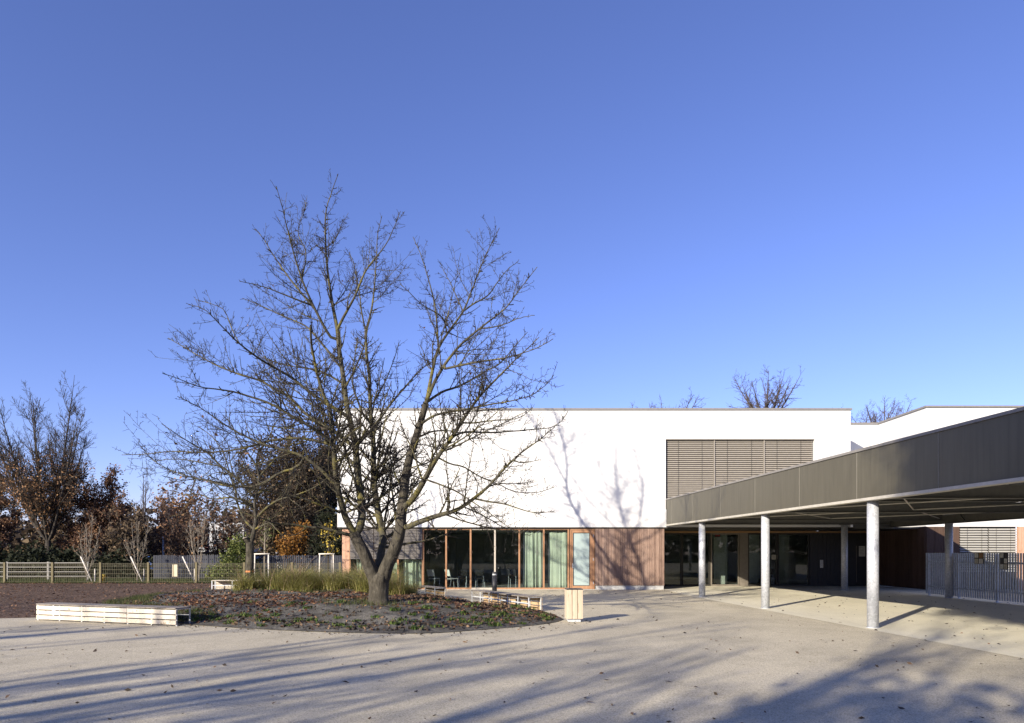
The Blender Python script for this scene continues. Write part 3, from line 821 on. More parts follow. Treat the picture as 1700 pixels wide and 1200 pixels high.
# ------------------------------------------------------------------ main tree: limbs measured from the photograph, each given its own depth
TY = 17.2
LIMBS = [ # (points, start width px, end width px, depth slope m per m)
 ([(630,1003),(629,988),(629,972),(629,958),(629,945)], 37, 22, 0.0),
 ([(627,976),(620,955),(611,934),(603,915),(594,898),(588,884)], 29, 21, -0.12),
 ([(590,890),(575,862),(565,830),(560,805),(557,782),(554,740),(551,702),(546,675),(537,655),(527,622),(518,575),(516,540)], 15, 4, -0.25),
 ([(590,890),(599,870),(601,846),(596,804),(590,741),(583,705),(576,675),(571,633),(563,580),(560,547)], 17, 8, 0.12),
 ([(560,547),(550,493),(542,430),(540,363),(547,330),(561,289)], 7, 1.3, 0.1),
 ([(560,549),(570,527),(590,490),(608,448),(640,407),(655,375),(665,351)], 6, 1.2, -0.25),
 ([(547,557),(520,507),(500,460),(483,403),(470,350),(459,309)], 6, 1.2, -0.2),
 ([(500,460),(508,420),(495,385),(507,345),(506,332)], 2.6, 1, 0.3),
 ([(523,510),(487,470),(465,440),(450,417),(435,393),(423,380)], 5, 1.2, 0.35),
 ([(520,507),(500,500),(467,487),(435,475),(398,467)], 4, 1.2, -0.4),
 ([(553,592),(530,565),(510,543),(483,530),(460,520),(430,506),(403,495)], 5, 1.2, 0.3),
 ([(567,635),(545,622),(520,613),(483,608),(455,600),(430,590)], 4.5, 1.2, 0.5),
 ([(575,690),(556,678),(537,667),(507,645),(480,624),(455,610),(433,597),(397,570),(360,533),(338,512),(313,506)], 8, 1.2, -0.3),
 ([(397,570),(387,550),(375,520),(362,508),(325,497)], 2.4, 1, 0.2),
 ([(587,742),(570,728),(557,717),(532,702),(505,685),(482,660),(455,645),(433,632),(387,618),(343,598),(312,580),(279,561)], 8.5, 1.2, 0.25),
 ([(554,742),(542,727),(515,708),(487,692),(453,672),(420,660),(387,650),(333,642),(300,630),(270,620)], 7.5, 1.2, -0.35),
 ([(560,808),(548,795),(530,777),(502,757),(475,748),(452,742),(415,728),(385,712),(360,696),(335,678),(295,658)], 8, 1.2, -0.15),
 ([(557,740),(540,735),(512,729),(490,727),(465,729),(440,733),(412,742),(380,748),(350,751),(310,750),(282,749),(240,754),(202,755)], 6, 1.2, 0.3),
 ([(502,757),(492,776),(465,784),(440,800),(415,808),(380,807),(340,797),(310,790),(287,782),(262,770),(248,757),(234,741)], 5.5, 1.2, 0.45),
 ([(325,795),(318,812),(312,835),(300,850)], 2, 1, 0.2),
 ([(564,851),(548,842),(529,837),(505,828),(487,824),(455,817),(417,811),(385,806),(350,790)], 5, 1.2, -0.45),
 ([(581,888),(566,884),(551,880),(532,876),(513,875),(488,871),(460,869),(440,862),(425,858)], 7.5, 2, -0.3),
 ([(425,858),(408,852),(392,842),(370,838),(345,830)], 2.4, 1.1, -0.3),
 ([(632,950),(630,935),(633,915),(637,897),(634,880),(630,862),(626,840),(621,804),(620,770),(620,740),(617,705),(615,680),(614,650),(613,620),(609,595),(607,550)], 17, 5, 0.35),
 ([(637,892),(645,890),(655,884),(657,876)], 8, 6, 0.2),
 ([(607,552),(617,513),(622,470),(625,430),(627,390),(634,358)], 4.5, 1.2, 0.2),
 ([(607,552),(600,515),(596,480),(588,440),(580,420)], 3.4, 1.1, 0.45),
 ([(620,712),(632,694),(645,675),(660,657),(677,637),(697,615),(720,598),(735,580)], 6, 1.2, 0.35),
 ([(616,700),(604,690),(595,668),(586,640),(588,600),(594,560)], 5, 1.3, 0.5),
 ([(621,800),(640,783),(655,760),(670,744),(690,738),(712,740),(730,748)], 4.5, 1.2, 0.7),
 ([(632,974),(637,956),(643,937),(651,921),(659,900),(664,882),(666,855),(671,810),(674,789),(680,759),(689,732),(698,702),(707,669)], 28, 12, -0.1),
 ([(707,671),(710,657),(717,620),(727,580),(743,553),(767,520),(783,483),(803,430),(818,400),(829,378)], 7.5, 1.2, 0.2),
 ([(725,585),(727,565),(723,513),(713,470),(700,427),(692,408),(686,393)], 4.5, 1.1, -0.1),
 ([(707,669),(720,637),(737,607),(755,583),(770,567),(803,540),(837,513),(858,487),(872,468),(892,443)], 7.5, 1.2, -0.2),
 ([(767,521),(785,505),(810,490),(826,468),(843,447),(860,434)], 3.6, 1.1, 0.3),
 ([(743,553),(736,530),(722,518),(700,505),(680,486),(664,470)], 3.2, 1.1, -0.4),
 ([(797,545),(818,543),(840,537),(862,528),(887,523)], 3.2, 1.1, -0.3),
 ([(770,520),(757,490),(748,470),(738,452),(731,437)], 2.8, 1, 0.4),
 ([(737,612),(757,608),(797,600),(820,597),(843,593),(868,586),(893,577),(908,568),(918,563)], 5.5, 1.2, -0.35),
 ([(712,665),(735,650),(760,642),(783,630),(808,615),(830,603),(850,580),(866,562),(875,551)], 5.5, 1.2, 0.25),
 ([(698,704),(720,690),(745,684),(780,678),(810,672),(840,667),(862,662),(883,656),(900,644),(910,635),(920,622)], 5.5, 1.2, -0.45),
 ([(673,845),(680,834),(692,819),(707,792),(728,756),(746,732),(764,705),(780,680),(796,658),(815,638),(833,620),(858,595),(880,575),(895,560)], 13, 1.3, -0.3),
 ([(765,705),(785,702),(809,699),(832,697),(856,695),(873,687),(885,676)], 3.6, 1.1, -0.3),
 ([(745,735),(757,722),(775,717),(810,718),(848,716),(880,713),(913,710),(928,702),(937,693),(943,682)], 4.6, 1.1, 0.2),
 ([(690,732),(703,722),(719,716),(742,715),(766,718)], 4.5, 1.8, 0.4),
 ([(672,878),(680,873),(692,868),(714,860),(733,854),(752,849),(769,840),(783,830),(809,809),(835,780),(850,766),(863,753),(880,741),(897,729),(910,718),(921,709)], 11.5, 1.3, -0.25),
 ([(755,849),(770,854),(786,857)], 3.2, 1.6, 0.2),
 ([(783,831),(808,832),(835,836),(858,843),(882,850),(902,851),(921,848)], 4, 1.1, -0.2),
 ([(706,795),(730,804),(758,816),(783,832),(810,850),(835,868),(850,880),(862,886),(873,880)], 4, 1, -0.4),
 ([(812,807),(828,803),(848,803),(866,802),(883,800)], 2.6, 1, 0.3),
 ([(836,779),(850,764),(862,767),(880,766),(898,763)], 2.6, 1, -0.35),
 ([(728,757),(748,770),(770,775),(795,790),(830,805),(850,815),(874,818),(898,816),(921,808)], 3.6, 1.1, 0.35),
 ([(664,884),(658,866),(653,828),(648,795),(642,768)], 6, 2.4, 0.4),
 ([(655,840),(668,826),(690,806),(705,795),(720,790)], 4, 1.6, 0.5),
 ([(680,760),(700,770),(715,765),(735,750),(760,738)], 4, 1.2, 0.6),
 ([(603,840),(618,838),(632,832),(640,838)], 3, 1.4, 0.5),
 ([(596,805),(610,790),(622,775),(640,770)], 3.4, 1.2, -0.6),
 ([(590,741),(605,720),(618,700),(635,660),(640,630)], 4.2, 1.3, -0.6),
 ([(571,640),(590,610),(604,575),(612,540),(622,512)], 4.2, 1.2, -0.45),
 ([(560,812),(566,780),(575,760),(585,745)], 3, 1.4, -0.6),
]
def traced(limbs, Y0, z_of=None, k=22, scale_w=1.0):
    px_pts = []; PP = []; RR = []
    for pts, w0, w1, sl in limbs:
        if px_pts:
            allp = np.concatenate([q[0] for q in px_pts]); ally = np.concatenate([q[1] for q in px_pts])
            d = np.hypot(allp[:, 0] - pts[0][0], allp[:, 1] - pts[0][1]); jn = np.argmin(d); Ys = ally[jn]
            if d[jn] > 6: pts = [tuple(allp[jn])] + pts
            else: pts = [tuple(allp[jn])] + pts[1:]

        else: Ys = Y0
        p = resample(pts, k)
        s = np.concatenate([[0], np.cumsum(np.hypot(*np.diff(p, axis=0).T))]) / F * Ys
        Yd = Ys + sl * 1.6 * s * (1 + 0.25 * np.sin(s * 1.3 + pts[0][0]))
        px_pts.append((p, Yd))
        PP.append(np.stack([(p[:, 0] - CX) / F * Yd, Yd, EYE + (HY - p[:, 1]) / F * Yd], axis=1))
        w = w1 + (w0 - w1) * (1 - np.linspace(0, 1, k)) ** 1.25
        w = w * (.86 if w0 < 12 else .84)
        RR.append(np.maximum(w / 2 / F * Yd * scale_w, 0.007))
    return np.array(PP), np.array(RR)

def jitter(Pn, amp, rng=RNG):
    q = Pn + rng.normal(size=Pn.shape) * amp * np.linspace(0, 1, Pn.shape[1])[None, :, None]
    q[:, 0] = Pn[:, 0]; return q

mt_z = float(bed_z(PX(629, TY), TY))
mt = thing('bare_tree', 'large leafless multi-stemmed tree with lichen on its limbs rising from the planting bed', 'tree', (PX(629, TY), TY, mt_z))
PP, RR = traced(LIMBS, TY)
PP[0, :, 2] = np.linspace(mt_z - .06, PP[0, -1, 2], PP.shape[1])
kk = np.linspace(0, 1, PP.shape[1])
RR[0] = np.interp(kk, [0, .07, .2, .5, .72, .84, .93, 1], np.array([41, 37, 33, 32, 35, 36, 24, 8])) / 2 / F * TY
PP[1:] = jitter(PP[1:], 0.004)
tb = Tubes(); big = RR[:, 0] > 0.11
up_ = lambda A: np.stack([resample(q, 70) for q in A])
tb.add(up_(PP[big]), np.stack([np.interp(np.linspace(0, 1, 70), kk, q) for q in RR[big]]), 36, .05); tb.build('trunk', 'bark_trunk', mt)
tb = Tubes(); tb.add(PP[~big], RR[~big], 8)
limb2 = PP[2:]; r2 = RR[2:]
B1, R1 = spawn(limb2, r2, 4.0, 0.10, (28, 68), 0.46, 0.32, 2.0, 10, up=0.04, wob=0.07, rrel=0.40, rmin=0.0054, taper_len=0.88, t1=.95)
tb.add(B1, R1, 5)
tb.build('branch', 'bark_limb', mt)
tb = Tubes()
B2, R2 = spawn(B1, R1, 6.5, 0.08, (28, 72), 0.45, 0.14, 0.9, 6, up=0.055, wob=0.10, rrel=0.6, rmin=0.0046)
tb.add(B2, R2, 4)
B2b, R2b = spawn(limb2, r2, 4.5, 0.15, (30, 80), 0.10, 0.12, 0.5, 5, up=0.06, wob=0.16, rrel=0.5, rmin=0.0050, taper_len=0.3)
tb.add(B2b, R2b, 4)
B3, R3 = spawn(B2, R2, 3.5, 0.1, (30, 75), 0.5, 0.08, 0.3, 4, up=0.08, wob=0.12, rrel=0.8, rmin=0.0042)
tb.add(B3, R3, 3)
for src, rs in ((B2, R2), (B2b, R2b), (B1, R1), (B3, R3)):
    S, SR = spawn(src, rs, 6.5, 0.1, (40, 85), 0.3, 0.025, 0.07, 3, up=0.12, wob=0.2, rrel=0.85, rmin=0.0048, rtip=0.9)
    tb.add(S, SR, 3)
tips = limb2[:, 12:]; S, SR = spawn(tips, r2[:, 12:], 9, 0.0, (35, 75), 0.3, 0.04, 0.11, 3, up=0.12, wob=0.2, rrel=0.9, rmin=0.0052, rtip=0.9)
tb.add(S, SR, 3)
tb.build('twigs', 'bark_twig', mt)
dl = leaf_quads(np.concatenate([along(B2, 30), along(B1, 10)]), 0.05)
quads_object('dead_leaves', dl, 'leaf_litter', mt)

# ------------------------------------------------------------------ second tree
SY = 23.8
st = thing('bare_tree', 'smaller leafless tree with a sawn-off stem and an orange tape mark behind the planting bed', 'tree', (PX(417, SY), SY, float(bed_z(PX(417, SY), SY))))
L2 = [
 ([(417,988),(416,970),(415,945),(415,920),(415,900)], 17, 15, 0.0),
 ([(416,905),(411,898),(408,893)], 11, 10.5, -0.2),
 ([(417,904),(421,885),(425,862),(423,845),(424,825),(430,795),(426,770),(430,745),(434,722)], 9, 2, 0.0),
 ([(424,828),(410,812),(400,800),(385,787),(365,772),(345,752),(325,740),(300,725),(268,703)], 6, 1.3, -0.2),
 ([(423,845),(412,832),(398,828),(380,826),(352,828),(330,820),(300,822)], 4.5, 1.3, 0.25),
 ([(421,880),(410,868),(402,855),(394,835),(390,810),(380,780),(370,750),(352,725),(330,708)], 5, 1.3, 0.4),
 ([(423,878),(435,873),(448,868),(460,880),(472,892)], 4, 1.3, -0.4),
 ([(425,860),(440,845),(462,830),(490,822),(520,810),(545,792),(560,775)], 5, 1.3, -0.3),
 ([(429,795),(445,775),(465,755),(490,740),(512,720),(520,700)], 4.5, 1.3, 0.3),
 ([(427,770),(410,750),(395,730),(385,705),(370,690)], 4, 1.3, -0.3),
 ([(430,748),(448,725),(455,705),(470,688)], 3.4, 1.3, 0.4),
 ([(400,800),(385,805),(360,800),(330,795),(300,797),(270,790)], 3.6, 1.3, -0.45),
 ([(365,772),(345,770),(320,765),(290,762),(258,765)], 3, 1.2, 0.3),
 ([(424,826),(435,815),(455,808),(480,790),(500,775),(530,760)], 4, 1.2, 0.5),
]
P2, R2_ = traced(L2, SY)
P2[0, :, 2] = np.linspace(float(bed_z(PX(417, SY), SY)) - .05, P2[0, -1, 2], P2.shape[1])
tb = Tubes(); tb.add(np.stack([resample(q, 60) for q in P2[:3]]), np.stack([np.interp(np.linspace(0, 1, 60), kk, q) for q in R2_[:3]]), 28, .05)
m = MB(); e_ = P2[1, -1]; m.cyl(e_ - np.array([0, 0, .01]), e_ + np.array([-.012, 0, .02]), .11, .10, 14)
tb.build('trunk', 'bark_trunk', st); m.build('sawn_face', 'bark_pale', st)
tp = P2[0, 9]; m = MB(); m.cyl((tp[0], tp[1], tp[2] - .03), (tp[0], tp[1], tp[2] + .025), R2_[0, 9] * 1.03, n=20, caps=False); m.build('tape_mark', 'tape_orange', st)
tb = Tubes(); tb.add(P2[3:], R2_[3:], 7)
B1, R1 = spawn(P2[2:], R2_[2:], 3.0, 0.15, (30, 70), 0.5, 0.4, 1.8, 8, up=0.05, wob=0.16, rmin=0.007); tb.add(B1, R1, 5)
tb.build('branch', 'bark_limb', st)
tb = Tubes(); B2, R2 = spawn(B1, R1, 4.5, 0.1, (30, 75), 0.5, 0.18, 0.9, 6, up=0.05, wob=0.18, rmin=0.0058); tb.add(B2, R2, 4)
S, SR = spawn(B2, R2, 4.0, 0.1, (30, 75), 0.4, 0.05, 0.3, 4, up=0.06, wob=0.2, rmin=0.0052); tb.add(S, SR, 3)
tb.build('twigs', 'bark_twig', st)
quads_object('dead_leaves', leaf_quads(along(B2, 40), 0.10), 'leaf_litter', st)

# ------------------------------------------------------------------ general bare / leafy tree
def stems_of(base, n, h, spread, lean, rng, k=16, r=0.2, z0=0.0, fan=0.0):
    out = []
    rad = []
    for q in range(n):
        an = 2 * math.pi * (q + rng.uniform(-.3, .3)) / max(n, 1)
        ln = rng.uniform(0.3, 1.0) * lean if n > 1 else lean * .2
        t = np.linspace(0, 1, k)
        hh = h if q == 0 else z0 + (h - z0) * rng.uniform(0.62, 0.97)
        x = math.cos(an) * ln * (t ** 0.75) * spread + np.cumsum(rng.normal(size=k)) * .012 * h / k
        y = math.sin(an) * ln * (t ** 0.75) * spread + np.cumsum(rng.normal(size=k)) * .012 * h / k
        zz = z0 + (hh - z0) * t
        out.append(np.stack([base[0] + x, base[1] + y, base[2] + zz], axis=1))
        rad.append(r * (1 if n == 1 else .42) * (1 - t) ** 0.9 + 0.009)
    return np.array(out), np.array(rad)

def wild_tree(name, label, base, h, r=0.2, n=1, spread=1.0, lean=0.6, z0=0.0, limb=(1.6, .35, .12), ang=(28, 60), up=0.09, twig=(2.5, 3.5), bark='bark_far',
              leaves=0, leaf_mat=None, leaf_size=0.12, leaf_z=None, group=None, seed=0, tw_r=0.010, cat='tree', crown='twigs', lmax=5.0, lflat=0.0):
    rng = np.random.default_rng(seed + 1000)
    t = thing(name, label, cat, base, 0, group)
    tb = Tubes()
    if z0 > 0:
        k = 8; tt = np.linspace(0, 1, k)
        p = np.stack([np.full(k, base[0]), np.full(k, base[1]), base[2] - .1 + (z0 + .2) * tt], axis=1)[None]
        tb.add(p, (r * (1.25 - .3 * tt ** .5))[None], 10)
    Sx, Sr = stems_of(base, n, h, spread, lean, rng, r=r, z0=z0)
    tb.add(Sx, Sr, 9)
    B1, R1 = spawn(Sx, Sr, limb[0], limb[2], ang, limb[1], .4, lmax, 9, up=up, wob=.10, rrel=.5, rmin=.012, rng=rng)
    tb.add(B1, R1, 6)
    tb.build('trunk', bark, t)
    tb = Tubes()
    B2, R2 = spawn(B1, R1, twig[0] * 1.7, .1, (22, 60), .45, .3, 2.4, 7, up=up * .8, wob=.12, rmin=tw_r, rng=rng); tb.add(B2, R2, 4)
    B0, R0 = spawn(Sx, Sr, 2.4, .25, (20, 55), .10, .4, 1.6, 6, up=up, wob=.12, rmin=tw_r, rng=rng, taper_len=.3); tb.add(B0, R0, 4)
    B2 = np.concatenate([B2, np.stack([resample(q, 7) for q in B0])]); R2 = np.concatenate([R2, np.repeat(R0[:, :1], 7, 1) * np.linspace(1, .4, 7)])
    B3, R3 = spawn(B2, R2, twig[1] * 1.8, .1, (22, 60), .5, .18, 1.1, 5, up=up * .6, wob=.14, rmin=tw_r * .8, rng=rng); tb.add(B3, R3, 3)
    tb.build(crown, bark, t)
    if leaves:
        C = np.concatenate([along(B3, int(leaves * .65), rng, .0, leaf_size * 1.6), along(B2, int(leaves * .35), rng, .0, leaf_size * 2.2)])
        if leaf_z:
            zz = C[:, 2] - base[2]
            keep = rng.uniform(size=len(C)) < 1 - sstep(leaf_z[0], leaf_z[1], zz)
            C = C[keep]
        quads_object('foliage', leaf_quads(C, leaf_size, rng, 1.5, lflat), leaf_mat, t)
    return t, B1, B2, B3
def gp(px, Y): return (PX(px, Y), Y, 0.0)
def hz(py, Y): return EYE + (HY - py) / F * Y

# far side of the fence, left: big half-bare oak and its neighbours
wild_tree('oak_tree', 'tall oak with bare upright top and rusty lower leaves behind the white-railed fence', gp(80, 47), hz(622, 47), .20, 10, 1.0, 5.6, 2.4, (2.6, .34, .03), (20, 50), .10, (3.2, 3.6),
          leaves=22000, leaf_mat='leaf_oak', leaf_size=.092, leaf_z=(3.5, 9.5), seed=1, tw_r=.011, lmax=5.5)
wild_tree('oak_tree', 'brown-leaved oak cut off by the left edge of the view behind the fence', gp(-45, 49), 9.0, .22, 4, 1.0, 3.0, 1.6, (1.7, .42, .05), (35, 75), .06, (2.2, 3.0),
          leaves=24000, leaf_mat='leaf_rust', leaf_size=.098, leaf_z=(6.5, 9.5), seed=2, lmax=4.5)
wild_tree('oak_tree', 'low spreading oak full of dark brown leaves right beside the tall oak', gp(168, 48), 7.6, .2, 5, 1.0, 2.2, 1.2, (1.9, .42, .04), (35, 72), .07, (2.4, 3.2),
          leaves=24000, leaf_mat='leaf_rust', leaf_size=.095, leaf_z=(5.5, 8.5), seed=3, lmax=3.6)
wild_tree('bare_tree', 'grey leafless tree rising behind the left of two staked saplings', gp(238, 62), hz(778, 62), .2, 3, 1.0, 1.3, 1.5, (1.8, .34, .1), (25, 50), .12, (2.4, 3.4), bark='bark_purple', seed=4, tw_r=.013)
wild_tree('bare_tree', 'half bare tree with thin orange-brown leaves behind the hedge thicket', gp(292, 60), hz(792, 60), .2, 4, 1.0, 2.4, 1.0, (1.9, .36, .08), (25, 60), .09, (2.4, 3.2),
          leaves=2600, leaf_mat='leaf_oak', leaf_size=.2, leaf_z=(6, 9), bark='bark_purple', seed=5, tw_r=.013)
# thicket of twiggy shrubs
for q, (px, Y, h, sp, lab, lf, lm) in enumerate([
    (212, 46, 4.4, 1.6, 'dark leafy shrub between the two staked saplings', 4200, 'leaf_umber'),
    (262, 53, 5.2, 2.0, 'purple-brown twiggy shrub above the blue parked car', 1500, 'leaf_rust'),
    (315, 50, 5.8, 2.2, 'dense twiggy shrub left of the thin lamp posts', 1500, 'leaf_rust'),
    (372, 51, 5.6, 2.0, 'dense twiggy shrub hanging over the far flat-roofed building', 1100, 'leaf_rust')]):
    wild_tree('shrub', lab, gp(px, Y), h, .07, 9, 1.0, sp, 0.0, (2.6, .45, .12), (20, 55), .05, (3.0, 4.0), bark='bark_purple', leaves=lf, leaf_mat=lm, leaf_size=.13, seed=20 + q, tw_r=.011, cat='shrub')
# evergreen and leafy shrubs low behind the fence
def bush(name, lab, px, Y, w, d, h, n, lm, size=.14, seed=0, cat='shrub', group=None, z0=0.0, core=True):
    rng = np.random.default_rng(seed + 500)
    b_ = gp(px, Y)
    t = thing(name, lab, cat, b_, 0, group)
    ncl = max(14, n // 90)
    cc = rng.normal(size=(ncl, 3)); cc = norm(cc) * rng.uniform(.35, 1.0, (ncl, 1)) ** .5
    cc[:, 2] = np.abs(cc[:, 2])
    cc = cc * np.array([w, d, h]) * .82
    ii = rng.integers(0, ncl, n)
    sc_ = min(w, h) * .26
    C = cc[ii] + rng.normal(size=(n, 3)) * sc_ * rng.uniform(.5, 1, (n, 1))
    C[:, 2] = np.abs(C[:, 2]) * .98 + .03 + z0
    C += np.array(b_)
    quads_object('foliage', leaf_quads(C, size, rng), lm, t)
    tb = Tubes(); kb = 6; tt = np.linspace(0, 1, kb)[None, :, None]
    ends = cc + np.array(b_) + np.array([0, 0, z0])
    st_ = np.array(b_)[None] + rng.normal(size=(ncl, 3)) * np.array([.15, .15, 0]) * w * .4
    p = st_[:, None, :] * (1 - tt) + ends[:, None, :] * tt
    p[:, :, 2] += (np.sin(tt[..., 0] * np.pi) * h * .12)
    tb.add(p, np.repeat((.03 * (1 - tt[0, :, 0]) + .008)[None], ncl, 0), 5); tb.build('stem', 'bark_far', t)
    return t
bush('shrub', 'dark evergreen shrub under the tall oak behind the white-railed fence', 60, 44.5, 2.6, 1.2, 2.2, 5200, 'leaf_dark', .15, 1)
bush('shrub', 'dark evergreen shrub at the far left behind the white-railed fence', -40, 44.8, 2.8, 1.2, 2.4, 4200, 'leaf_dark', .15, 2)
bush('shrub', 'dark evergreen shrub just left of the first staked sapling', 128, 45, 1.7, 1.2, 2.0, 3800, 'leaf_dark', .15, 3)
bush('shrub', 'dark evergreen shrub behind the second staked sapling', 205, 44.6, 2.0, 1.2, 1.8, 3800, 'leaf_dark', .15, 4)
bush('shrub', 'small yellow-leaved shrub at the foot of the wire fence', 171, 37.6, .17, .17, .62, 260, 'leaf_yellow', .07, 5)
bush('shrub', 'light green feathery shrub beside the smaller bare tree', 398, 42.3, 1.15, 1.0, 3.6, 3200, 'leaf_green', .10, 6)
bush('shrub', 'low green shrub growing in front of the grey picket fence', 378, 41.3, 1.5, .5, 1.15, 2200, 'leaf_green', .10, 7)
bush('shrub', 'green shrub rising beside the corner of the white block', 545, 45.5, 1.3, 1.0, 5.6, 5200, 'leaf_dark', .12, 8)
# tall dark hornbeam-like tree and conifer by the building corner
wild_tree('broadleaf_tree', 'tall dark cone-shaped tree with dense twigs behind the two trees of the bed', gp(478, 50), hz(682, 50), .24, 9, 1.0, 3.6, .9, (3.2, .42, .05), (28, 66), .05, (3.4, 4.2), bark='bark_far',
          leaves=30000, leaf_mat='leaf_umber', leaf_size=.12, leaf_z=(8, 15), seed=31, tw_r=.012, lmax=3.2)
def conifer(lab, px, Y, h, w, seed, n=9000):
    rng = np.random.default_rng(seed)
    b_ = gp(px, Y); t = thing('conifer', lab, 'tree', b_)
    tb = Tubes(); k = 10; tt = np.linspace(0, 1, k)
    tb.add(np.stack([np.full(k, b_[0]), np.full(k, b_[1]), h * tt], 1)[None], (.22 * (1 - tt) + .02)[None], 10); tb.build('trunk', 'bark_far', t)
    m_ = 240; z = h * (0.06 + .93 * rng.uniform(0, 1, m_) ** .85); L = w * (1 - z / h) ** .75 * rng.uniform(.6, 1.1, m_) + .1
    an = rng.uniform(0, 2 * np.pi, m_); k = 6; q = np.linspace(0, 1, k)[None]
    p = np.stack([b_[0] + np.cos(an)[:, None] * L[:, None] * q, b_[1] + np.sin(an)[:, None] * L[:, None] * q, z[:, None] + L[:, None] * (.15 * q - .45 * q ** 2)], -1)
    tb = Tubes(); tb.add(p, .03 * (1 - q.repeat(m_, 0)) + .008, 4); tb.build('branch', 'bark_far', t)
    C = along(p, n, rng, .15, .16)
    quads_object('foliage', leaf_quads(C, .15, rng, 2.2), 'leaf_dark', t)
conifer('dark green conifer half hidden by the left corner of the white block', 541, 56, hz(742, 56), 2.6, 41)
conifer('dark conifer standing low behind the orange tree', 508, 53, hz(835, 53), 2.6, 42, 8000)
# orange hornbeam: fastigiate fan
wild_tree('broadleaf_tree', 'small fan-shaped tree in orange autumn leaf beyond the picket fence', gp(490, 47), hz(872, 47), .12, 7, 1.0, 1.3, .8, (2.6, .35, .06), (20, 50), .08, (3.0, 3.5),
          leaves=2300, leaf_mat='leaf_orange', leaf_size=.10, seed=51, tw_r=.009)
# guarded saplings
wild_tree('sapling', 'young tree with yellow leaves in the wooden guard nearest the white block', gp(545, 40.6), 3.1, .045, 1, 1.0, .3, .9, (3.2, .42, .10), (30, 60), .08, (3, 3), leaves=200, leaf_mat='leaf_yellow', leaf_size=.085, seed=52, tw_r=.007)
wild_tree('sapling', 'slim nearly bare young tree in the wooden guard beside the smaller bare tree', gp(439, 40.6), 3.6, .045, 1, 1.0, .3, .9, (2.6, .36, .15), (30, 60), .08, (3, 3), leaves=90, leaf_mat='leaf_green', leaf_size=.09, seed=53, tw_r=.007, bark='bark_pale')
# staked saplings by the wire fence
for q, (px, lab, h, lf) in enumerate([(144, 'pale multi-stemmed sapling with its stake, the one before the oaks', hz(856, 39), 60), (228, 'pale vase-shaped sapling with its stake, the one above the blue car side', hz(862, 39), 30), (330, 'pale sapling with its stake, close to the beige notice board', hz(850, 39), 50)]):
    wild_tree('sapling', lab, gp(px, 39), h, .032, 5, 1.0, .95, .35, (2.6, .40, .12), (18, 48), .10, (1.6, 1.6), bark='bark_pale', leaves=lf, leaf_mat='leaf_oak', leaf_size=.10, seed=60 + q, tw_r=.0075, group='staked saplings by the wire fence')
# bare tree crowns showing above the flat roof
for q, (px, py, Y, lab) in enumerate([(1100, 655, 75, 'bare treetop showing lowest above the roof of the white block'), (1272, 618, 72, 'rounded bare treetop standing highest above the roof of the white block'), (1468, 662, 74, 'bare treetop between the white block and the wing roof'), (1432, 672, 78, 'small bare treetop touching the corner of the white block')]):
    wild_tree('bare_tree', lab, gp(px, Y), hz(py, Y), .24, 10, 1.0, 4.0, hz(py, Y) - 5.6, (3.0, .45, .06), (30, 68), .02, (2.2, 2.0), bark='bark_purple', seed=70 + q, tw_r=.012, lmax=4.0, group='bare treetops behind the roof')
# far wood behind everything on the left
rng = np.random.default_rng(99)
n = 56000
C = np.stack([rng.uniform(-170, -2, n), rng.uniform(78, 92, n), np.zeros(n)], 1)
top = 5.0 + 1.6 * np.sin(C[:, 0] * .35) + 1.2 * np.sin(C[:, 0] * .9 + 1)
C[:, 2] = top * rng.uniform(0, 1, n) ** .7
fw = quads_object('far_wood', leaf_quads(C, .42, rng), 'leaf_umber'); tag(fw, kind='stuff')

# trees of the courtyard behind the viewer: their shadows cross the paving
def court_tree(lab, x, y, h, seed, lean=3.2, n=5, r=.34, leaves=0, lm='leaf_umber', z0=2.0, lz=None, ls=.16, tw=(1.1, 0.7), lmax=5.5):
    return wild_tree('courtyard_tree', lab, (x, y, 0), h, r, n, 1.0, lean, z0, (2.1, .42, .06), (30, 62), .06, tw, bark='bark_far', leaves=leaves, leaf_mat=lm, leaf_size=ls, leaf_z=lz,
              seed=seed, tw_r=.016, lmax=lmax, group='courtyard trees behind the viewer')
COURT = [(-19.0, -9.0, 12.0, 81, 0), (-25.0, -3.5, 11.0, 82, 0), (-13.5, -10.0, 12.5, 83, 0), (-30.0, 2.0, 11.0, 84, 0), (-10.0, -16.0, 13.0, 85, 0), (-22.0, -16.0, 13, 88, 0), (-16.0, -5.5, 10.5, 90, 0), (-15.5, -15.0, 13.0, 91, 0), (-27.5, -9.0, 12.0, 92, 0)]
for k, (x, y, h, sd, lv) in enumerate(COURT):
    court_tree('leafless courtyard tree standing behind the viewer and throwing streaky shade', x, y, h, sd)
court_tree('low leafy courtyard tree behind the viewer, the nearer of two throwing dappled shade', -9.2, -10.4, 8.8, 86, 3.6, 7, .2, 6500, 'leaf_green', 1.6)
court_tree('low leafy courtyard tree behind the viewer, the farther of two throwing dappled shade', -5.6, -13.4, 9.2, 89, 3.8, 7, .2, 6500, 'leaf_green', 1.6)
court_tree('tall leafy courtyard tree behind the viewer shading the canopy fascia', -10.0, -13.55, 18.5, 87, 4.2, 7, .085, 46000, 'leaf_green', 12.5, ls=.19)
# woodland edge behind the courtyard, mirrored in the dark glass
rng = np.random.default_rng(17)
n = 16000
C = np.stack([rng.uniform(-70, 70, n), rng.uniform(-78, -66, n), np.zeros(n)], 1)
C[:, 2] = (9 + 2.5 * np.sin(C[:, 0] * .3)) * rng.uniform(0, 1, n) ** .7
fw = quads_object('far_wood', leaf_quads(C, .7, rng), 'leaf_umber'); tag(fw, kind='stuff')

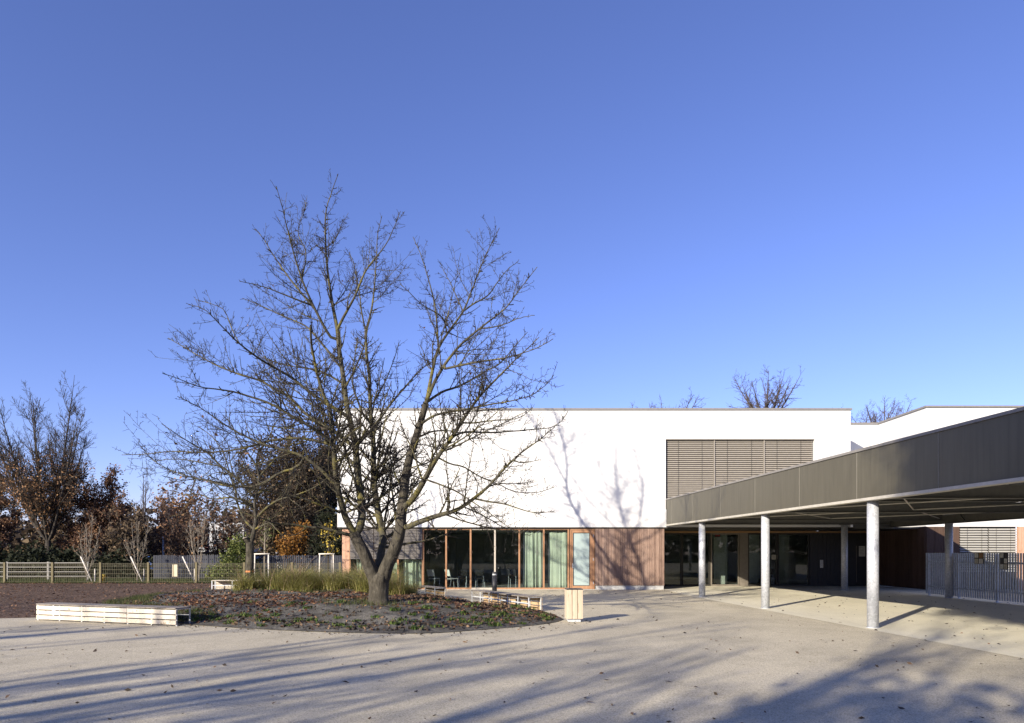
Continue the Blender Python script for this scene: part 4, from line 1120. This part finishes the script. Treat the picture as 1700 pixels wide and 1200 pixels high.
# ------------------------------------------------------------------ fences and things on the far lawn
wf = thing('wire_fence', 'low wire mesh fence on square wooden posts along the far edge of the bark area', 'fence', (PX(325, 37.3), 37.3, 0))
FEY = 37.3
step = 79.5 / F * FEY
xs = [PX(8, FEY) + step * k for k in range(-12, 8)]
WT = 1.09
for x in xs:
    m = MB(); m.box(x - .06, x + .06, FEY - .06, FEY + .06, -.05, WT + .05); m.build('post', 'post_wood', wf, bevel=.006)
for x0, x1 in zip(xs[:-1], xs[1:]):
    m = MB(); n = 26
    for k in range(n):
        x = x0 + .07 + (x1 - x0 - .14) * k / (n - 1)
        m.box(x - .0045, x + .0045, FEY - .0045, FEY + .0045, .06, WT)
    for z in (.08, .30, .52, .74, .93, 1.0, WT - .01):
        m.box(x0 + .062, x1 - .062, FEY - .014, FEY - .005, z - .006, z + .006)
    m.build('mesh_panel', 'wire', wf)
wr = thing('rail_fence', 'weathered white horizontal rail fence behind the wire fence under the oaks', 'fence', (PX(70, 41), 41, 0))
for x in (PX(-60, 41), PX(12, 41), PX(80, 41), PX(146, 41)):
    m = MB(); m.box(x - .05, x + .05, 40.96, 41.04, -.05, 1.12); m.build('post', 'rail_white', wr)
for z in (.25, .52, .80, 1.05):
    m = MB(); m.bar((PX(-60, 41), 40.945, z), (PX(146, 41), 40.945, z + random.uniform(-.03, .03)), .03, .038); m.build('rail', 'rail_white', wr)
pf = thing('picket_fence', 'blue-grey vertical paling fence standing in front of the road and parked cars', 'fence', (PX(430, 43.2), 43.2, 0))
PY = 43.2
x = PX(255, PY); x_end = PX(600, PY); seg = 0; m = MB(); cnt = 0
while x < x_end:
    h = 1.50 + random.uniform(-.02, .02)
    m.box(x, x + .085, PY - .012, PY + .012, .02, h); x += .125; cnt += 1
    if cnt == 20:
        m.build('paling_panel', 'picket_wood', pf); m = MB(); cnt = 0
if cnt: m.build('paling_panel', 'picket_wood', pf)
m = MB(); m.box(PX(255, PY), x_end, PY + .014, PY + .05, .3, .38); m.box(PX(255, PY), x_end, PY + .014, PY + .05, 1.2, 1.28); m.build('rail', 'picket_wood', pf)
x = PX(255, PY)
while x < x_end:
    m = MB(); m.box(x - .05, x + .05, PY + .052, PY + .15, -.05, 1.45); m.build('post', 'picket_wood', pf); x += 2.5

def guard(lab, px, Y):
    x = PX(px, Y); t = thing('tree_guard', lab, 'tree guard', (x, Y, 0), 0, 'wooden guards round young trees')
    H = 1.56; w = .42
    for dx, dy in ((-w, -.25), (w, -.25), (.12, .45)):
        m = MB(); m.cyl((x + dx, Y + dy, -.05), (x + dx * .96, Y + dy, H), .038, .034, 10); m.build('post', 'stake_wood', t, smooth=True)
    m = MB(); m.cyl((x - w - .05, Y - .25, H + .03), (x + w + .05, Y - .25, H + .04), .036, n=10); m.build('crossbar', 'stake_wood', t, smooth=True)
    for a_, b_ in (((-w, -.25), (.12, .45)), ((w, -.25), (.12, .45))):
        m = MB(); m.cyl((x + a_[0], Y + a_[1], H + .02), (x + b_[0], Y + b_[1], H + .03), .032, n=10); m.build('crossbar', 'stake_wood', t, smooth=True)
guard('wooden tree guard right behind the smaller bare tree', 437, 40.6)
guard('wooden tree guard close to the left corner of the white block', 544, 40.6)
for px, lab in ((134, 'leaning pale stake crossing the fence, tied to the sapling before the oaks'), (217, 'leaning pale stake crossing the fence, tied to the sapling by the blue car'), (303, 'leaning pale stake crossing the fence right of the beige notice board')):
    Y = 38.2; x = PX(px, Y); t = thing('tree_stake', lab, 'stake', (x, Y, 0), 0, 'leaning sapling stakes')
    m = MB(); m.cyl((x, Y, hz(924, Y)), (PX(px + 24, Y), Y - .2, -.05), .034, .034, 10); m.build('pole', 'stake_wood', t, smooth=True)
    m = MB(); m.cyl((PX(px + 9, Y), Y + .8, -.02), (PX(px + 9, Y), Y + .8, .75), .03, n=8); m.build('peg', 'stake_wood', t)
    m = MB(); m.bar((x + .05, Y, hz(929, Y)), (PX(px + 10, 39), 38.95, hz(929, Y) - .1), .04, .01); m.build('strap', 'far_dark', t)
nb = thing('notice_board', 'small beige notice board fixed to the wire fence', 'sign', (PX(291, FEY), FEY - .08, .25))
m = MB(); m.box(PX(287, FEY), PX(295, FEY), FEY - .045, FEY - .02, hz(957, FEY), hz(937, FEY)); m.build('board', 'sign_beige', nb, bevel=.004)
m = MB(); m.box(PX(288.5, FEY), PX(289.2, FEY), FEY - .058, FEY - .046, hz(957, FEY), hz(937, FEY)); m.build('batten', 'post_wood', nb)
for px, py0, lab, sg in ((271, 893, 'short thin grey lamp post nearest the blue car', 0), (346, 876, 'tall grey post carrying a small red and blue road sign', 1), (357, 900, 'short grey post close beside the sign post', 0)):
    Y = 51.0; x = PX(px, Y); h = hz(py0, Y); t = thing('sign_post' if sg else 'lamp_post', lab, 'post', (x, Y, 0))
    m = MB(); m.cyl((x, Y, -.02), (x, Y, h), .07, .05, 12); m.build('pole', 'pole_metal', t, smooth=True)
    if sg:
        for z, mt_ in ((hz(911, Y), 'red_sign'), (hz(915.5, Y), 'blue_sign')):
            m = MB(); m.box(x - .22, x + .02, Y - .085, Y - .06, z - .09, z + .1); m.build('sign_plate', mt_, t)
    else:
        m = MB(); m.cyl((x, Y, h), (x, Y, h + .10), .085, .06, 12); m.build('lamp_head', 'lamp_lens', t)

def car(lab, px, Y, paint, rz, group=None):
    t = thing('parked_car', lab, 'car', (PX(px, Y), Y, 0), rz, group)
    prof = [(-2.05, .35), (-2.1, .62), (-2.0, .86), (-1.3, .93), (-.75, 1.38), (.75, 1.42), (1.45, .98), (2.0, .86), (2.1, .6), (2.05, .33)]
    m = MB(); n = len(prof)
    for y, s_ in ((-.84, 1.0), (.84, 1.0)): m.v += [(x, y * (1 if z < 1.0 else .82), z) for x, z in prof]
    for k in range(n): j = (k + 1) % n; m.f.append((k, j, n + j, n + k))
    m.f += [tuple(range(n))[::-1], tuple(range(n, 2 * n))]
    m.build('body', paint, t, bevel=.06)
    for s_ in (-1, 1):
        m = MB(); y = .79 * s_
        m.poly([(-1.05, y + .055 * s_, .97), (-.68, y - .07 * s_, 1.33), (.68, y - .07 * s_, 1.35), (1.2, y + .055 * s_, .99)][::s_]); m.build('side_window', 'car_glass', t, solid=.01)
    m = MB(); m.poly([(1.44, -.7, 1.01), (1.44, .7, 1.01), (.83, .6, 1.39), (.83, -.6, 1.39)]); m.build('windscreen', 'car_glass', t, solid=.012)
    m = MB(); m.poly([(-1.3, .7, .96), (-1.3, -.7, .96), (-.81, -.6, 1.35), (-.81, .6, 1.35)]); m.build('rear_window', 'car_glass', t, solid=.012)
    for x in (-1.3, 1.3):
        for s_ in (-1, 1):
            m = MB(); m.cyl((x, .70 * s_, .32), (x, .88 * s_, .32), .32, n=22); w = m.build('wheel', 'tyre', t)
            m = MB(); m.cyl((x, .86 * s_, .32), (x, .885 * s_, .32), .19, n=16); m.build('rim', 'hub', w)
    for s_ in (-.6, .6):
        m = MB(); m.box(2.04, 2.11, s_ - .16, s_ + .16, .64, .76); m.build('headlight', 'lamp_lens', t)
        m = MB(); m.box(-2.11, -2.05, s_ - .16, s_ + .16, .66, .8); m.build('tail_light', 'red_sign', t)
car('blue parked car glimpsed under the shrubs, left of the thin lamp posts', 268, 54.5, 'car_blue', .05)
car('white parked car glimpsed through the palings behind the wooden tree guard', 455, 54.5, 'car_white', 3.1)
car('white parked car glimpsed through the palings close to the white block', 535, 54.5, 'car_white', .08)
car('blue parked car glimpsed behind the smaller bare tree', 408, 54.5, 'car_blue', 3.2)
fb = thing('far_building', 'low pale building with a flat white roof edge far behind the shrubs', 'building', (PX(375, 74), 74, 0))
m = MB(); m.box(PX(325, 74), PX(415, 74), 74, 82, 0, hz(916, 74)); m.build('wall', 'far_dark', fb)
m = MB(); m.box(PX(322, 74), PX(418, 74), 73.4, 82.4, hz(915.8, 74), hz(908, 74)); m.build('roof', 'far_wall', fb)
m = MB(); m.box(PX(345, 78), PX(405, 78), 78, 82, hz(907.8, 74), hz(868, 78)); m.build('upper_wall', 'far_wall', fb)
for k in range(4):
    m = MB(); x = PX(352 + k * 13, 78); m.box(x, x + .5, 77.96, 78.05, hz(895, 78), hz(880, 78)); m.build('window', 'far_dark', fb)

# ------------------------------------------------------------------ benches
def bench(lab, p, q, front, zf, wood, topm, open_frames=0, h=.42, d=.45, sect=1.45, yaw_flip=False):
    """p -> q is the edge of the open side (or of the planked side when front is True)"""
    p, q = Vector((p[0], p[1], 0)), Vector((q[0], q[1], 0))
    L = (q - p).length; rz = math.atan2(q.y - p.y, q.x - p.x)
    t = thing('bench', lab, 'bench', (p.x, p.y, zf), rz)
    # local: x along, y 0 = camera side edge, y d = far edge
    n = max(1, round(L / sect)); yp = 0 if front else d - .03
    for k in range(n):
        x0, x1 = L * k / n, L * (k + 1) / n
        m = MB(); ph = (h - .055) / 3
        for r_ in range(3):
            m.box(x0 + .004, x1 - .004, yp, yp + .03, .03 + r_ * ph, .03 + (r_ + 1) * ph - .022)
        m.build('front_panel', wood, t, bevel=.003)
        m = MB(); nb_ = 4; w = (d + .02) / nb_
        for r_ in range(nb_): m.box(x0 + .003, x1 - .003, -.01 + r_ * w, -.01 + (r_ + 1) * w - .008, h - .028, h)
        m.build('seat', topm, t, bevel=.003)
    nf = 2 * n + 1
    for k in range(nf):
        x = .02 + (L - .04) * k / (nf - 1)
        m = MB()
        ya, yb = (.032, d - .01) if front else (.0, d - .035)
        m.box(x - .02, x + .02, ya, ya + .012, 0, h - .03); m.box(x - .02, x + .02, yb - .012, yb, 0, h - .03)
        m.box(x - .02, x + .02, ya + .013, yb - .013, h - .04, h - .0295)
        m.build('leg', 'galv_bar', t)
    m = MB(); m.box(.01, L - .01, (d - .05 if front else .013), (d - .04 if front else .023), h * .5, h * .5 + .03); m.build('tie_rail', 'galv_bar', t)
    return t
bench('long cream slatted bench along the left front edge of the planting bed', G(60, 1029.5), G(292, 1039.5), True, 0.0, 'bench_pale', 'bench_top', h=.415)
bench('long low bench with grey top and steel legs behind the bed near the bollard', G(783, 1001), G(878, 1015.5), False, 0.0, 'bench_wood', 'bench_top', h=.43)
bench('short bench with grey top and steel legs in front of the large dark windows', G(690, 991), G(722, 995.5), False, 0.0, 'bench_wood', 'bench_top', h=.43)
bench('pale steel framed bench half hidden by the smaller bare tree at the bark edge', G(351, 981.3), (-9.6, 29.9), False, 0.0, 'bench_pale', 'bench_pale', h=.47)

# ------------------------------------------------------------------ litter bin and bollard
bn = thing('litter_bin', 'square litter bin clad in pale wooden slats on a grey steel foot', 'bin', (PX(953, 16.5), 16.6, 0), math.radians(4))
W_, H_ = .395, .80
m = MB(); m.box(-W_/2 + .03, W_/2 - .03, -W_/2 + .03, W_/2 - .03, .085, H_ - .04); m.build('liner', 'plastic_black', bn)
def slat_side(rot):
    c, s_ = math.cos(rot), math.sin(rot)
    for k in range(3):
        w = W_ / 3; m = MB(); x0 = -W_/2 + k * w + (.004 if k == 0 else .006); x1 = -W_/2 + (k + 1) * w - (.004 if k == 2 else .006)
        if rot not in (0.0, math.pi): x0 += (.026 if k == 0 else 0); x1 -= (.026 if k == 2 else 0)
        pts = [(x0, -W_/2), (x1, -W_/2), (x1, -W_/2 + .025), (x0, -W_/2 + .025)]
        pts = [(x * c - y * s_, x * s_ + y * c) for x, y in pts]
        m.quadbox([(x, y, .08) for x, y in pts] + [(x, y, H_ - .02) for x, y in pts]); m.build('slat', 'bin_wood', bn, bevel=.004)
for r_ in (0.0, math.pi / 2, math.pi, -math.pi / 2): slat_side(r_)
m = MB(); m.box(-W_/2 + .003, W_/2 - .003, -W_/2 + .003, -.11, H_ - .019, H_ + .004); m.box(-W_/2 + .003, W_/2 - .003, .11, W_/2 - .003, H_ - .019, H_ + .004); m.box(-W_/2 + .003, -.11, -.109, .109, H_ - .019, H_ + .004); m.box(.11, W_/2 - .003, -.109, .109, H_ - .019, H_ + .004)
m.build('lid', 'bollard_metal', bn)
m = MB(); m.box(-.15, .15, -.15, .15, 0.004, .078); m.build('foot', 'galv_bar', bn, bevel=.004)
bl = thing('bollard_light', 'dark metal bollard light with pale lens band standing behind the long bench', 'bollard light', (PX(821, 25.0), 25.0, 0))
x, y = PX(821, 25.0), 25.0
m = MB(); m.cyl((x, y, 0.0), (x, y, .84), .088, n=28); m.build('post', 'bollard_metal', bl, smooth=True)
m = MB(); m.cyl((x, y, .841), (x, y, .905), .080, n=28); m.build('lens', 'lamp_lens', bl, smooth=True)
m = MB(); m.cyl((x, y, .906), (x, y, .955), .090, n=28); m.cyl((x, y, .956), (x, y, .966), .09, .075, 28); m.build('cap', 'bollard_metal', bl, smooth=True)
m = MB(); m.cyl((x, y, .001), (x, y, .012), .12, n=28); m.build('base_plate', 'galv_bar', bl)

# ------------------------------------------------------------------ poster boards on the steel slat fence
def poster(lab, px0, px1, py0, py1, layout):
    X = 16.145; y1, y0 = X * F / (px0 - CX), X * F / (px1 - CX)
    ym = (y0 + y1) / 2; z1, z0 = hz(py0, ym), hz(py1, ym)
    t = thing('poster_board', lab, 'poster', (X, ym, z0), 0, 'poster boards on the steel slat fence')
    m = MB(); m.box(X + .005, X + .03, y0, y1, z0, z1); m.build('board', 'far_dark', t)
    nr_, nc = len(layout), len(layout[0])
    for r_ in range(nr_):
        for c_ in range(nc):
            ch = layout[r_][c_]
            if ch == '.': continue
            ya = y1 - (y1 - y0) * (c_ + .9) / nc; yb = y1 - (y1 - y0) * (c_ + .12) / nc
            za = z1 - (z1 - z0) * (r_ + .92) / nr_; zb = z1 - (z1 - z0) * (r_ + .1) / nr_
            m = MB(); m.box(X, X + .004, ya, yb, za, zb); s = m.build('sheet', {'w': 'paper', 'c': 'paper_cream', 'o': 'lintel_wood'}[ch], t)
            m = MB(); n = 5
            for k in range(n):
                zc_ = za + (zb - za) * (k + .6) / (n + .3); m.box(X - .003, X - .0005, ya + .02, yb - .02 - random.uniform(0, .05), zc_, zc_ + .008)
            m.build('printed_lines', 'far_dark', s)
poster('dark poster board with four sheets, one with an orange strip, on the steel slat fence', 1617, 1632, 917, 936, ['wo', 'cw'])
poster('narrow dark poster board with six checkered sheets on the steel slat fence', 1660, 1672.5, 917, 945, ['w.', '.w', 'wc'])
def notice(lab, px, py, w, h, Y, mat='paper', lines=True):
    x, z = PX(px, Y), hz(py, Y)
    t = thing('paper_notice', lab, 'notice', (x, Y, z), 0)
    m = MB(); m.box(x - w / 2, x + w / 2, Y - .004, Y, z - h / 2, z + h / 2); m.build('sheet', mat, t)
    m = MB()
    for k in range(5):
        zz = z + h * .35 - k * h * .15; m.box(x - w * .4, x + w * (.4 - random.uniform(0, .3)), Y - .0065, Y - .0045, zz - .006, zz + .006)
    m.build('printed_lines', 'far_dark', t)
notice('cream paper notice taped inside the entrance glass above the white table', 1286, 925, .28, .21, EY + .04, 'paper_cream')
notice('white notice with a dark pictogram on the dark wall panel by the entrance', 1364, 936, .15, .38, EY - .006)
notice('white paper notice on the dark double door at hand height', 1404, 927, .2, .24, EY - .006)
notice('white paper notice on the right leaf of the dark double door', 1431, 915, .3, .5, EY - .006, 'paper_cream')
es = thing('exit_sign', 'small dark exit sign box with red symbols behind the entrance glass', 'sign', (PX(1191.5, 33.3), 33.3, hz(889, 33.3)))
x, z = PX(1191.5, 33.3), hz(889, 33.3)
m = MB(); m.box(x - .14, x + .14, 33.3, 33.36, z - .07, z + .07); m.box(x - .01, x + .01, 33.32, 33.34, z + .071, 2.69); m.build('box', 'far_dark', es)
m = MB(); m.box(x - .10, x - .02, 33.294, 33.299, z - .035, z + .035); m.box(x + .02, x + .10, 33.294, 33.299, z - .035, z + .035); m.build('symbol', 'red_sign', es)

# ------------------------------------------------------------------ curtains, tables and chairs behind the glass
def curtain(lab, p0, p1, Y=30.08, z0=.10, z1=2.62, amp=.06, fold=.21):
    x0, x1 = gx(p0), gx(p1); n = int((x1 - x0) / .012); m = 14
    t = thing('curtain', lab, 'curtain', ((x0 + x1) / 2, Y, z0))
    ph = random.uniform(0, 6); V = []
    zs = np.linspace(z0, z1, m); s = np.linspace(0, 1, n)
    X = x0 + (x1 - x0) * s
    for z in zs:
        f = (z1 - z) / (z1 - z0)
        sp = amp * (.55 + .6 * f)
        u_ = X + .05 * np.sin(X * 7.3 + ph) + .03 * np.sin(X * 17 + 2 * ph) * f
        yy = Y + sp * (.6 + .5 * np.sin(X * 3.7 + ph)) * (np.sin(2 * np.pi * u_ / fold + ph) + .35 * np.sin(4.3 * np.pi * u_ / fold + 1.3) + .25 * np.sin(z * 1.1 + X * 9)) + .02 * np.sin(X * 11 + z * 1.5)
        xx = X + .012 * np.sin(z * 2 + X * 9) * f + (.03 * f * f * (s - .5))
        V.append(np.stack([xx, yy, np.full(n, z) + .02 * f * np.sin(X * 23)], 1))
    V = np.array(V).reshape(-1, 3); i = np.arange(n * m).reshape(m, n)
    Q = np.stack([i[:-1, :-1], i[:-1, 1:], i[1:, 1:], i[1:, :-1]], -1).reshape(-1, 4)
    o = quads_object('cloth', V, 'curtain', t, True, Q); md = o.modifiers.new('solid', 'SOLIDIFY'); md.thickness = .004
    mm = MB(); mm.box(x0 - .05, x1 + .05, Y - .02, Y + .02, z1 + .005, z1 + .035); mm.build('rail', 'blind', t)
curtain('pale green curtain drawn in the window beside the grey mullion and door, left one', 869, 901)
curtain('pale green curtain drawn in the window touching the wooden door', 911, 942.5)
curtain('pale green curtain at the far left window under the lowered blind', 590, 616)
curtain('pale green curtain behind the trunk under the lowered blind', 634, 659)
curtain('pale green curtain under the right end of the lowered blind', 668, 700)
def table(lab, x, y, w=1.3, d=.7, h=.73, top='interior_mid', leg='pole_metal', rz=0, group=None):
    t = thing('table', lab, 'table', (x, y, .071), rz, group)
    m = MB(); m.box(-w/2, w/2, -d/2, d/2, h - .03, h); m.build('tabletop', top, t, bevel=.004)
    for sx in (-1, 1):
        for sy in (-1, 1):
            m = MB(); m.cyl((sx * (w/2 - .06), sy * (d/2 - .06), 0), (sx * (w/2 - .06), sy * (d/2 - .06), h - .031), .02, n=10); m.build('leg', leg, t)
def chair(lab, x, y, rz, mat, group=None):
    t = thing('chair', lab, 'chair', (x, y, .071), rz, group)
    m = MB(); m.quadbox([(-.2, -.2, .43), (.2, -.2, .43), (.19, .2, .41), (-.19, .2, .41), (-.2, -.2, .45), (.2, -.2, .45), (.19, .2, .43), (-.19, .2, .43)]); m.build('seat', mat, t, bevel=.008)
    m = MB(); m.quadbox([(-.19, .2, .55), (.19, .2, .55), (.19, .22, .55), (-.19, .22, .55), (-.2, .28, .84), (.2, .28, .84), (.2, .30, .84), (-.2, .30, .84)]); m.build('backrest', mat, t, bevel=.006)
    for sx in (-.17, .17):
        m = MB(); m.cyl((sx, -.19, 0), (sx, -.16, .43), .012, n=8); m.build('leg', 'pole_metal', t)
        m = MB(); m.cyl((sx, .24, 0), (sx, .16, .43), .012, n=8); m.cyl((sx, .16, .43), (sx, .27, .8), .011, n=8); m.build('leg', 'pole_metal', t)
table('dark dining table behind the second large window from the blinds', gx(765) + .1, 31.4)
table('dark dining table behind the window left of the grey mullion', gx(805), 32.0)
table('dark dining table behind the window right of the grey mullion', gx(845), 31.8)
table('small dark table behind the first large window from the blinds', gx(720), 31.6, .8)
chair('white chair in sunlight just inside the second large window', gx(748), 30.75, 2.2, 'plastic_white')
chair('black chair pushed to the table in the second large window', gx(765), 30.75, 3.3, 'plastic_black')
chair('black chair inside the window left of the grey mullion', gx(795), 31.2, 3.0, 'plastic_black')
chair('black chair inside the window right of the grey mullion, facing its table', gx(852), 31.0, 2.9, 'plastic_black')
chair('pale chair inside the first large window from the blinds', gx(716), 30.9, 2.6, 'plastic_white')
table('white office table behind the entrance glass by the second column', ex(1281), 33.9, 1.45, .7, .74, 'plastic_white', 'plastic_white')
chair('black chair at the white table behind the entrance glass', ex(1283), 33.45, 3.0, 'plastic_black')

# ------------------------------------------------------------------ plants and litter
rng = np.random.default_rng(5)
def blades(C, n_each, h, bend, width, rng, spread=.12):
    """arching blades: 3 quads each, as narrow strips"""
    C = np.repeat(C, n_each, 0); m = len(C)
    C = C + np.stack([rng.normal(size=m) * spread, rng.normal(size=m) * spread, np.zeros(m)], 1)
    an = rng.uniform(0, 2 * np.pi, m); H = h * rng.uniform(.55, 1.15, m); bd = bend * rng.uniform(.3, 1.2, m) * H
    d = np.stack([np.cos(an), np.sin(an), np.zeros(m)], 1); w = np.stack([-np.sin(an), np.cos(an), np.zeros(m)], 1)
    V = []; k = 4
    pts = []
    for j in range(k):
        t = j / (k - 1)
        p = C + d * (bd * t ** 1.8)[:, None]; p[:, 2] += H * (t - .28 * bend * t ** 2.5)
        ww = w * (width * (1 - t * .85) * .5)
        pts.append((p - ww, p + ww))
    V = np.concatenate([np.stack([q[0], q[1]], 1) for q in pts], 1)  # (m, 8, 3)
    i = np.arange(m * 8).reshape(m, 8)
    Q = np.concatenate([i[:, [2 * j, 2 * j + 1, 2 * j + 3, 2 * j + 2]] for j in range(k - 1)], 0)
    return V.reshape(-1, 3), Q
# ornamental grass band at the back of the bed
n = 105
gxs = np.concatenate([rng.uniform(-9.3, -4.6, n), rng.uniform(-4.6, -3.4, 22)]); gys = np.concatenate([rng.uniform(22.8, 27.3, n), rng.uniform(21.0, 24.2, 22)])
keep = bed_t(gxs, gys) < .97
gxs, gys = gxs[keep], gys[keep]
C = np.stack([gxs, gys, bed_z(gxs, gys)], 1)
Vs, Qs, Vh, Qh, o1, o2 = [], [], [], [], 0, 0
for q in range(len(C)):
    hh = rng.uniform(.6, 1.15) * (1.05 + .35 * np.sin(C[q, 0] * 2.2 + np.sin(C[q, 1] * 1.7)))
    V, Q = blades(C[q:q + 1], 150, hh, rng.uniform(1.2, 2.0), .012, rng, .07 + .04 * hh)
    Vs.append(V); Qs.append(Q + o1); o1 += len(V)
    if rng.uniform() < .85:
        V, Q = blades(C[q:q + 1], 10, hh * .98, .6, .024, rng, .10); Vh.append(V); Qh.append(Q + o2); o2 += len(V)
og = quads_object('ornamental_grass', np.concatenate(Vs), 'grass_blade', None, False, np.concatenate(Qs)); tag(og, kind='stuff')
sh = quads_object('grass_seed_heads', np.concatenate(Vh), 'seed_head', None, False, np.concatenate(Qh)); tag(sh, kind='stuff')
# ragged turf at the left and back rim of the bed and along the fence
n = 1500
x = rng.uniform(-13.6, -7.4, n); y = rng.uniform(16, 28.4, n); t = bed_t(x, y); keep = (t > .80) & (t < 1.03); x, y = x[keep], y[keep]
C = np.stack([x, y, bed_z(x, y)], 1); V1, Q1 = blades(C, 14, .16, .6, .010, rng, .10)
x = rng.uniform(-44, -8.4, 2600); y = rng.uniform(36.9, 42, 2600); C = np.stack([x, y, np.zeros(2600)], 1); V2, Q2 = blades(C, 12, .17, .5, .014, rng, .16)
x = np.concatenate([rng.normal(-3.6, .5, 60), rng.uniform(-9, -3, 160)]); y = np.concatenate([rng.normal(17.0, .35, 60), rng.uniform(21.5, 23.6, 160)]); C = np.stack([x, y, bed_z(x, y)], 1); V3, Q3 = blades(C, 10, .15, .6, .010, rng, .09)
tf = quads_object('turf_grass', np.concatenate([V1, V2, V3]), 'turf_blade', None, False, np.concatenate([Q1, Q2 + len(V1), Q3 + len(V1) + len(V2)])); tag(tf, kind='stuff')
# leaf litter on the bed: thick reddish band behind the grey front, thinner in front
def scatter_bed(n, cond, size, flat=.75):
    x = rng.uniform(-13.5, 1.3, n); y = rng.uniform(14.1, 28, n); k = cond(x, y) > rng.uniform(size=n); x, y = x[k], y[k]
    return leaf_quads(np.stack([x, y, bed_z(x, y) + .018], 1), size, rng, 1.4, flat)
def band(x, y):
    t = bed_t(x, y); c = 18.3 + .35 * np.sin(x * 1.1) + np.where(x > -3.5, (x + 3.5) * -.1, 0)
    return (t < .99) * (.05 + .95 * np.exp(-((y - c - 1.0) / 2.0) ** 2)) * (.45 + .55 * np.sin(x * 2.3 + np.sin(y * 3)) ** 2)
ll = quads_object('fallen_leaves', np.concatenate([scatter_bed(60000, band, .052), scatter_bed(6000, lambda x, y: (bed_t(x, y) < .97) * (x < -4.5) * .5, .055)]), 'leaf_litter'); tag(ll, kind='stuff')
def band2(x, y):
    t = bed_t(x, y); return (t < .98) * ((x > -2.8) * np.exp(-((y - 18.6 - (x * -.1)) / 1.3) ** 2) + .10 + .5 * (t > .86) * (y < 17))
dl = quads_object('dry_leaf_mulch', scatter_bed(30000, band2, .065, .5), 'leaf_dry'); tag(dl, kind='stuff')
# stray leaves on paving and slab
n = 1900
x = rng.uniform(-20, 17, n); y = 5.2 + 24 * rng.uniform(0, 1, n) ** 1.35
er = rng.uniform(-2.6, 0.4, 420); rd_ = np.interp(er, ra, rr) * (1.0 + np.abs(rng.normal(size=420)) * .06); x = np.concatenate([x, BC[0] + np.cos(er) * rd_]); y = np.concatenate([y, BC[1] + np.sin(er) * rd_])
k = (bed_t(x, y) > 1.0) & ~((x < -7.5) & (y > 16.5)); x, y = x[k], y[k]
big_ = rng.uniform(size=len(x))
Vp = leaf_quads(np.stack([x, y, pave_z(x, y) + .014], 1), .026 * rng.uniform(.4, 1.6, (len(x), 1)), rng, 2.0, .75)
pl = quads_object('stray_leaves', Vp, 'leaf_dry'); tag(pl, kind='stuff')
n = 5000; x = rng.uniform(-42, -8, n); y = rng.uniform(17.5, 37.5, n); k = (bed_t(x, y) > 1.0); x, y = x[k], y[k]
x2 = rng.uniform(-42, -8.5, 2200); y2 = rng.normal(36.9, .35, 2200); x = np.concatenate([x, x2]); y = np.concatenate([y, y2])
bk = quads_object('bark_chips_and_leaves', leaf_quads(np.stack([x, y, np.full(len(x), .02)], 1), .055, rng, 1.5, .7), 'leaf_rust'); tag(bk, kind='stuff')
# small green plants in the grey soil: each a thing
protos = []
for q in range(5):
    rg = np.random.default_rng(300 + q)
    V, Q = blades(np.zeros((1, 3)), 40, .10, .95, .030, rg, .065)
    V[:, 2] = np.maximum(V[:, 2], -.02)
    protos.append((V, Q))
pts = []
tries = 0
while len(pts) < 85 and tries < 6000:
    tries += 1
    x, y = rng.uniform(-8.5, 1.2), rng.uniform(14.2, 18.8)
    t = float(bed_t(x, y))
    if t > .975 or t < .45: continue
    if rng.uniform() > (.9 if t > .8 else .25): continue
    if any((x - a_) ** 2 + (y - b_) ** 2 < .085 for a_, b_ in pts): continue
    if (x + 3.36) ** 2 + (y - 17.2) ** 2 < .6: continue
    pts.append((x, y))
first = {}
for q, (x, y) in enumerate(pts):
    v = q % 5
    if v not in first:
        V, Q = protos[v]; o = quads_object('bedding_plant', V, 'plant_green', None, False, Q); first[v] = o
    else:
        o = first[v].copy(); COL.objects.link(o)
    o.location = (x, y, float(bed_z(x, y)) - .006); s_ = rng.uniform(.7, 1.35); o.scale = (s_, s_, s_ * rng.uniform(.8, 1.1)); o.rotation_euler = (0, 0, rng.uniform(0, 6.28))
    tag(o, 'small low green plant growing in the grey soil of the planting bed', 'plant', 'small green plants in the bed')
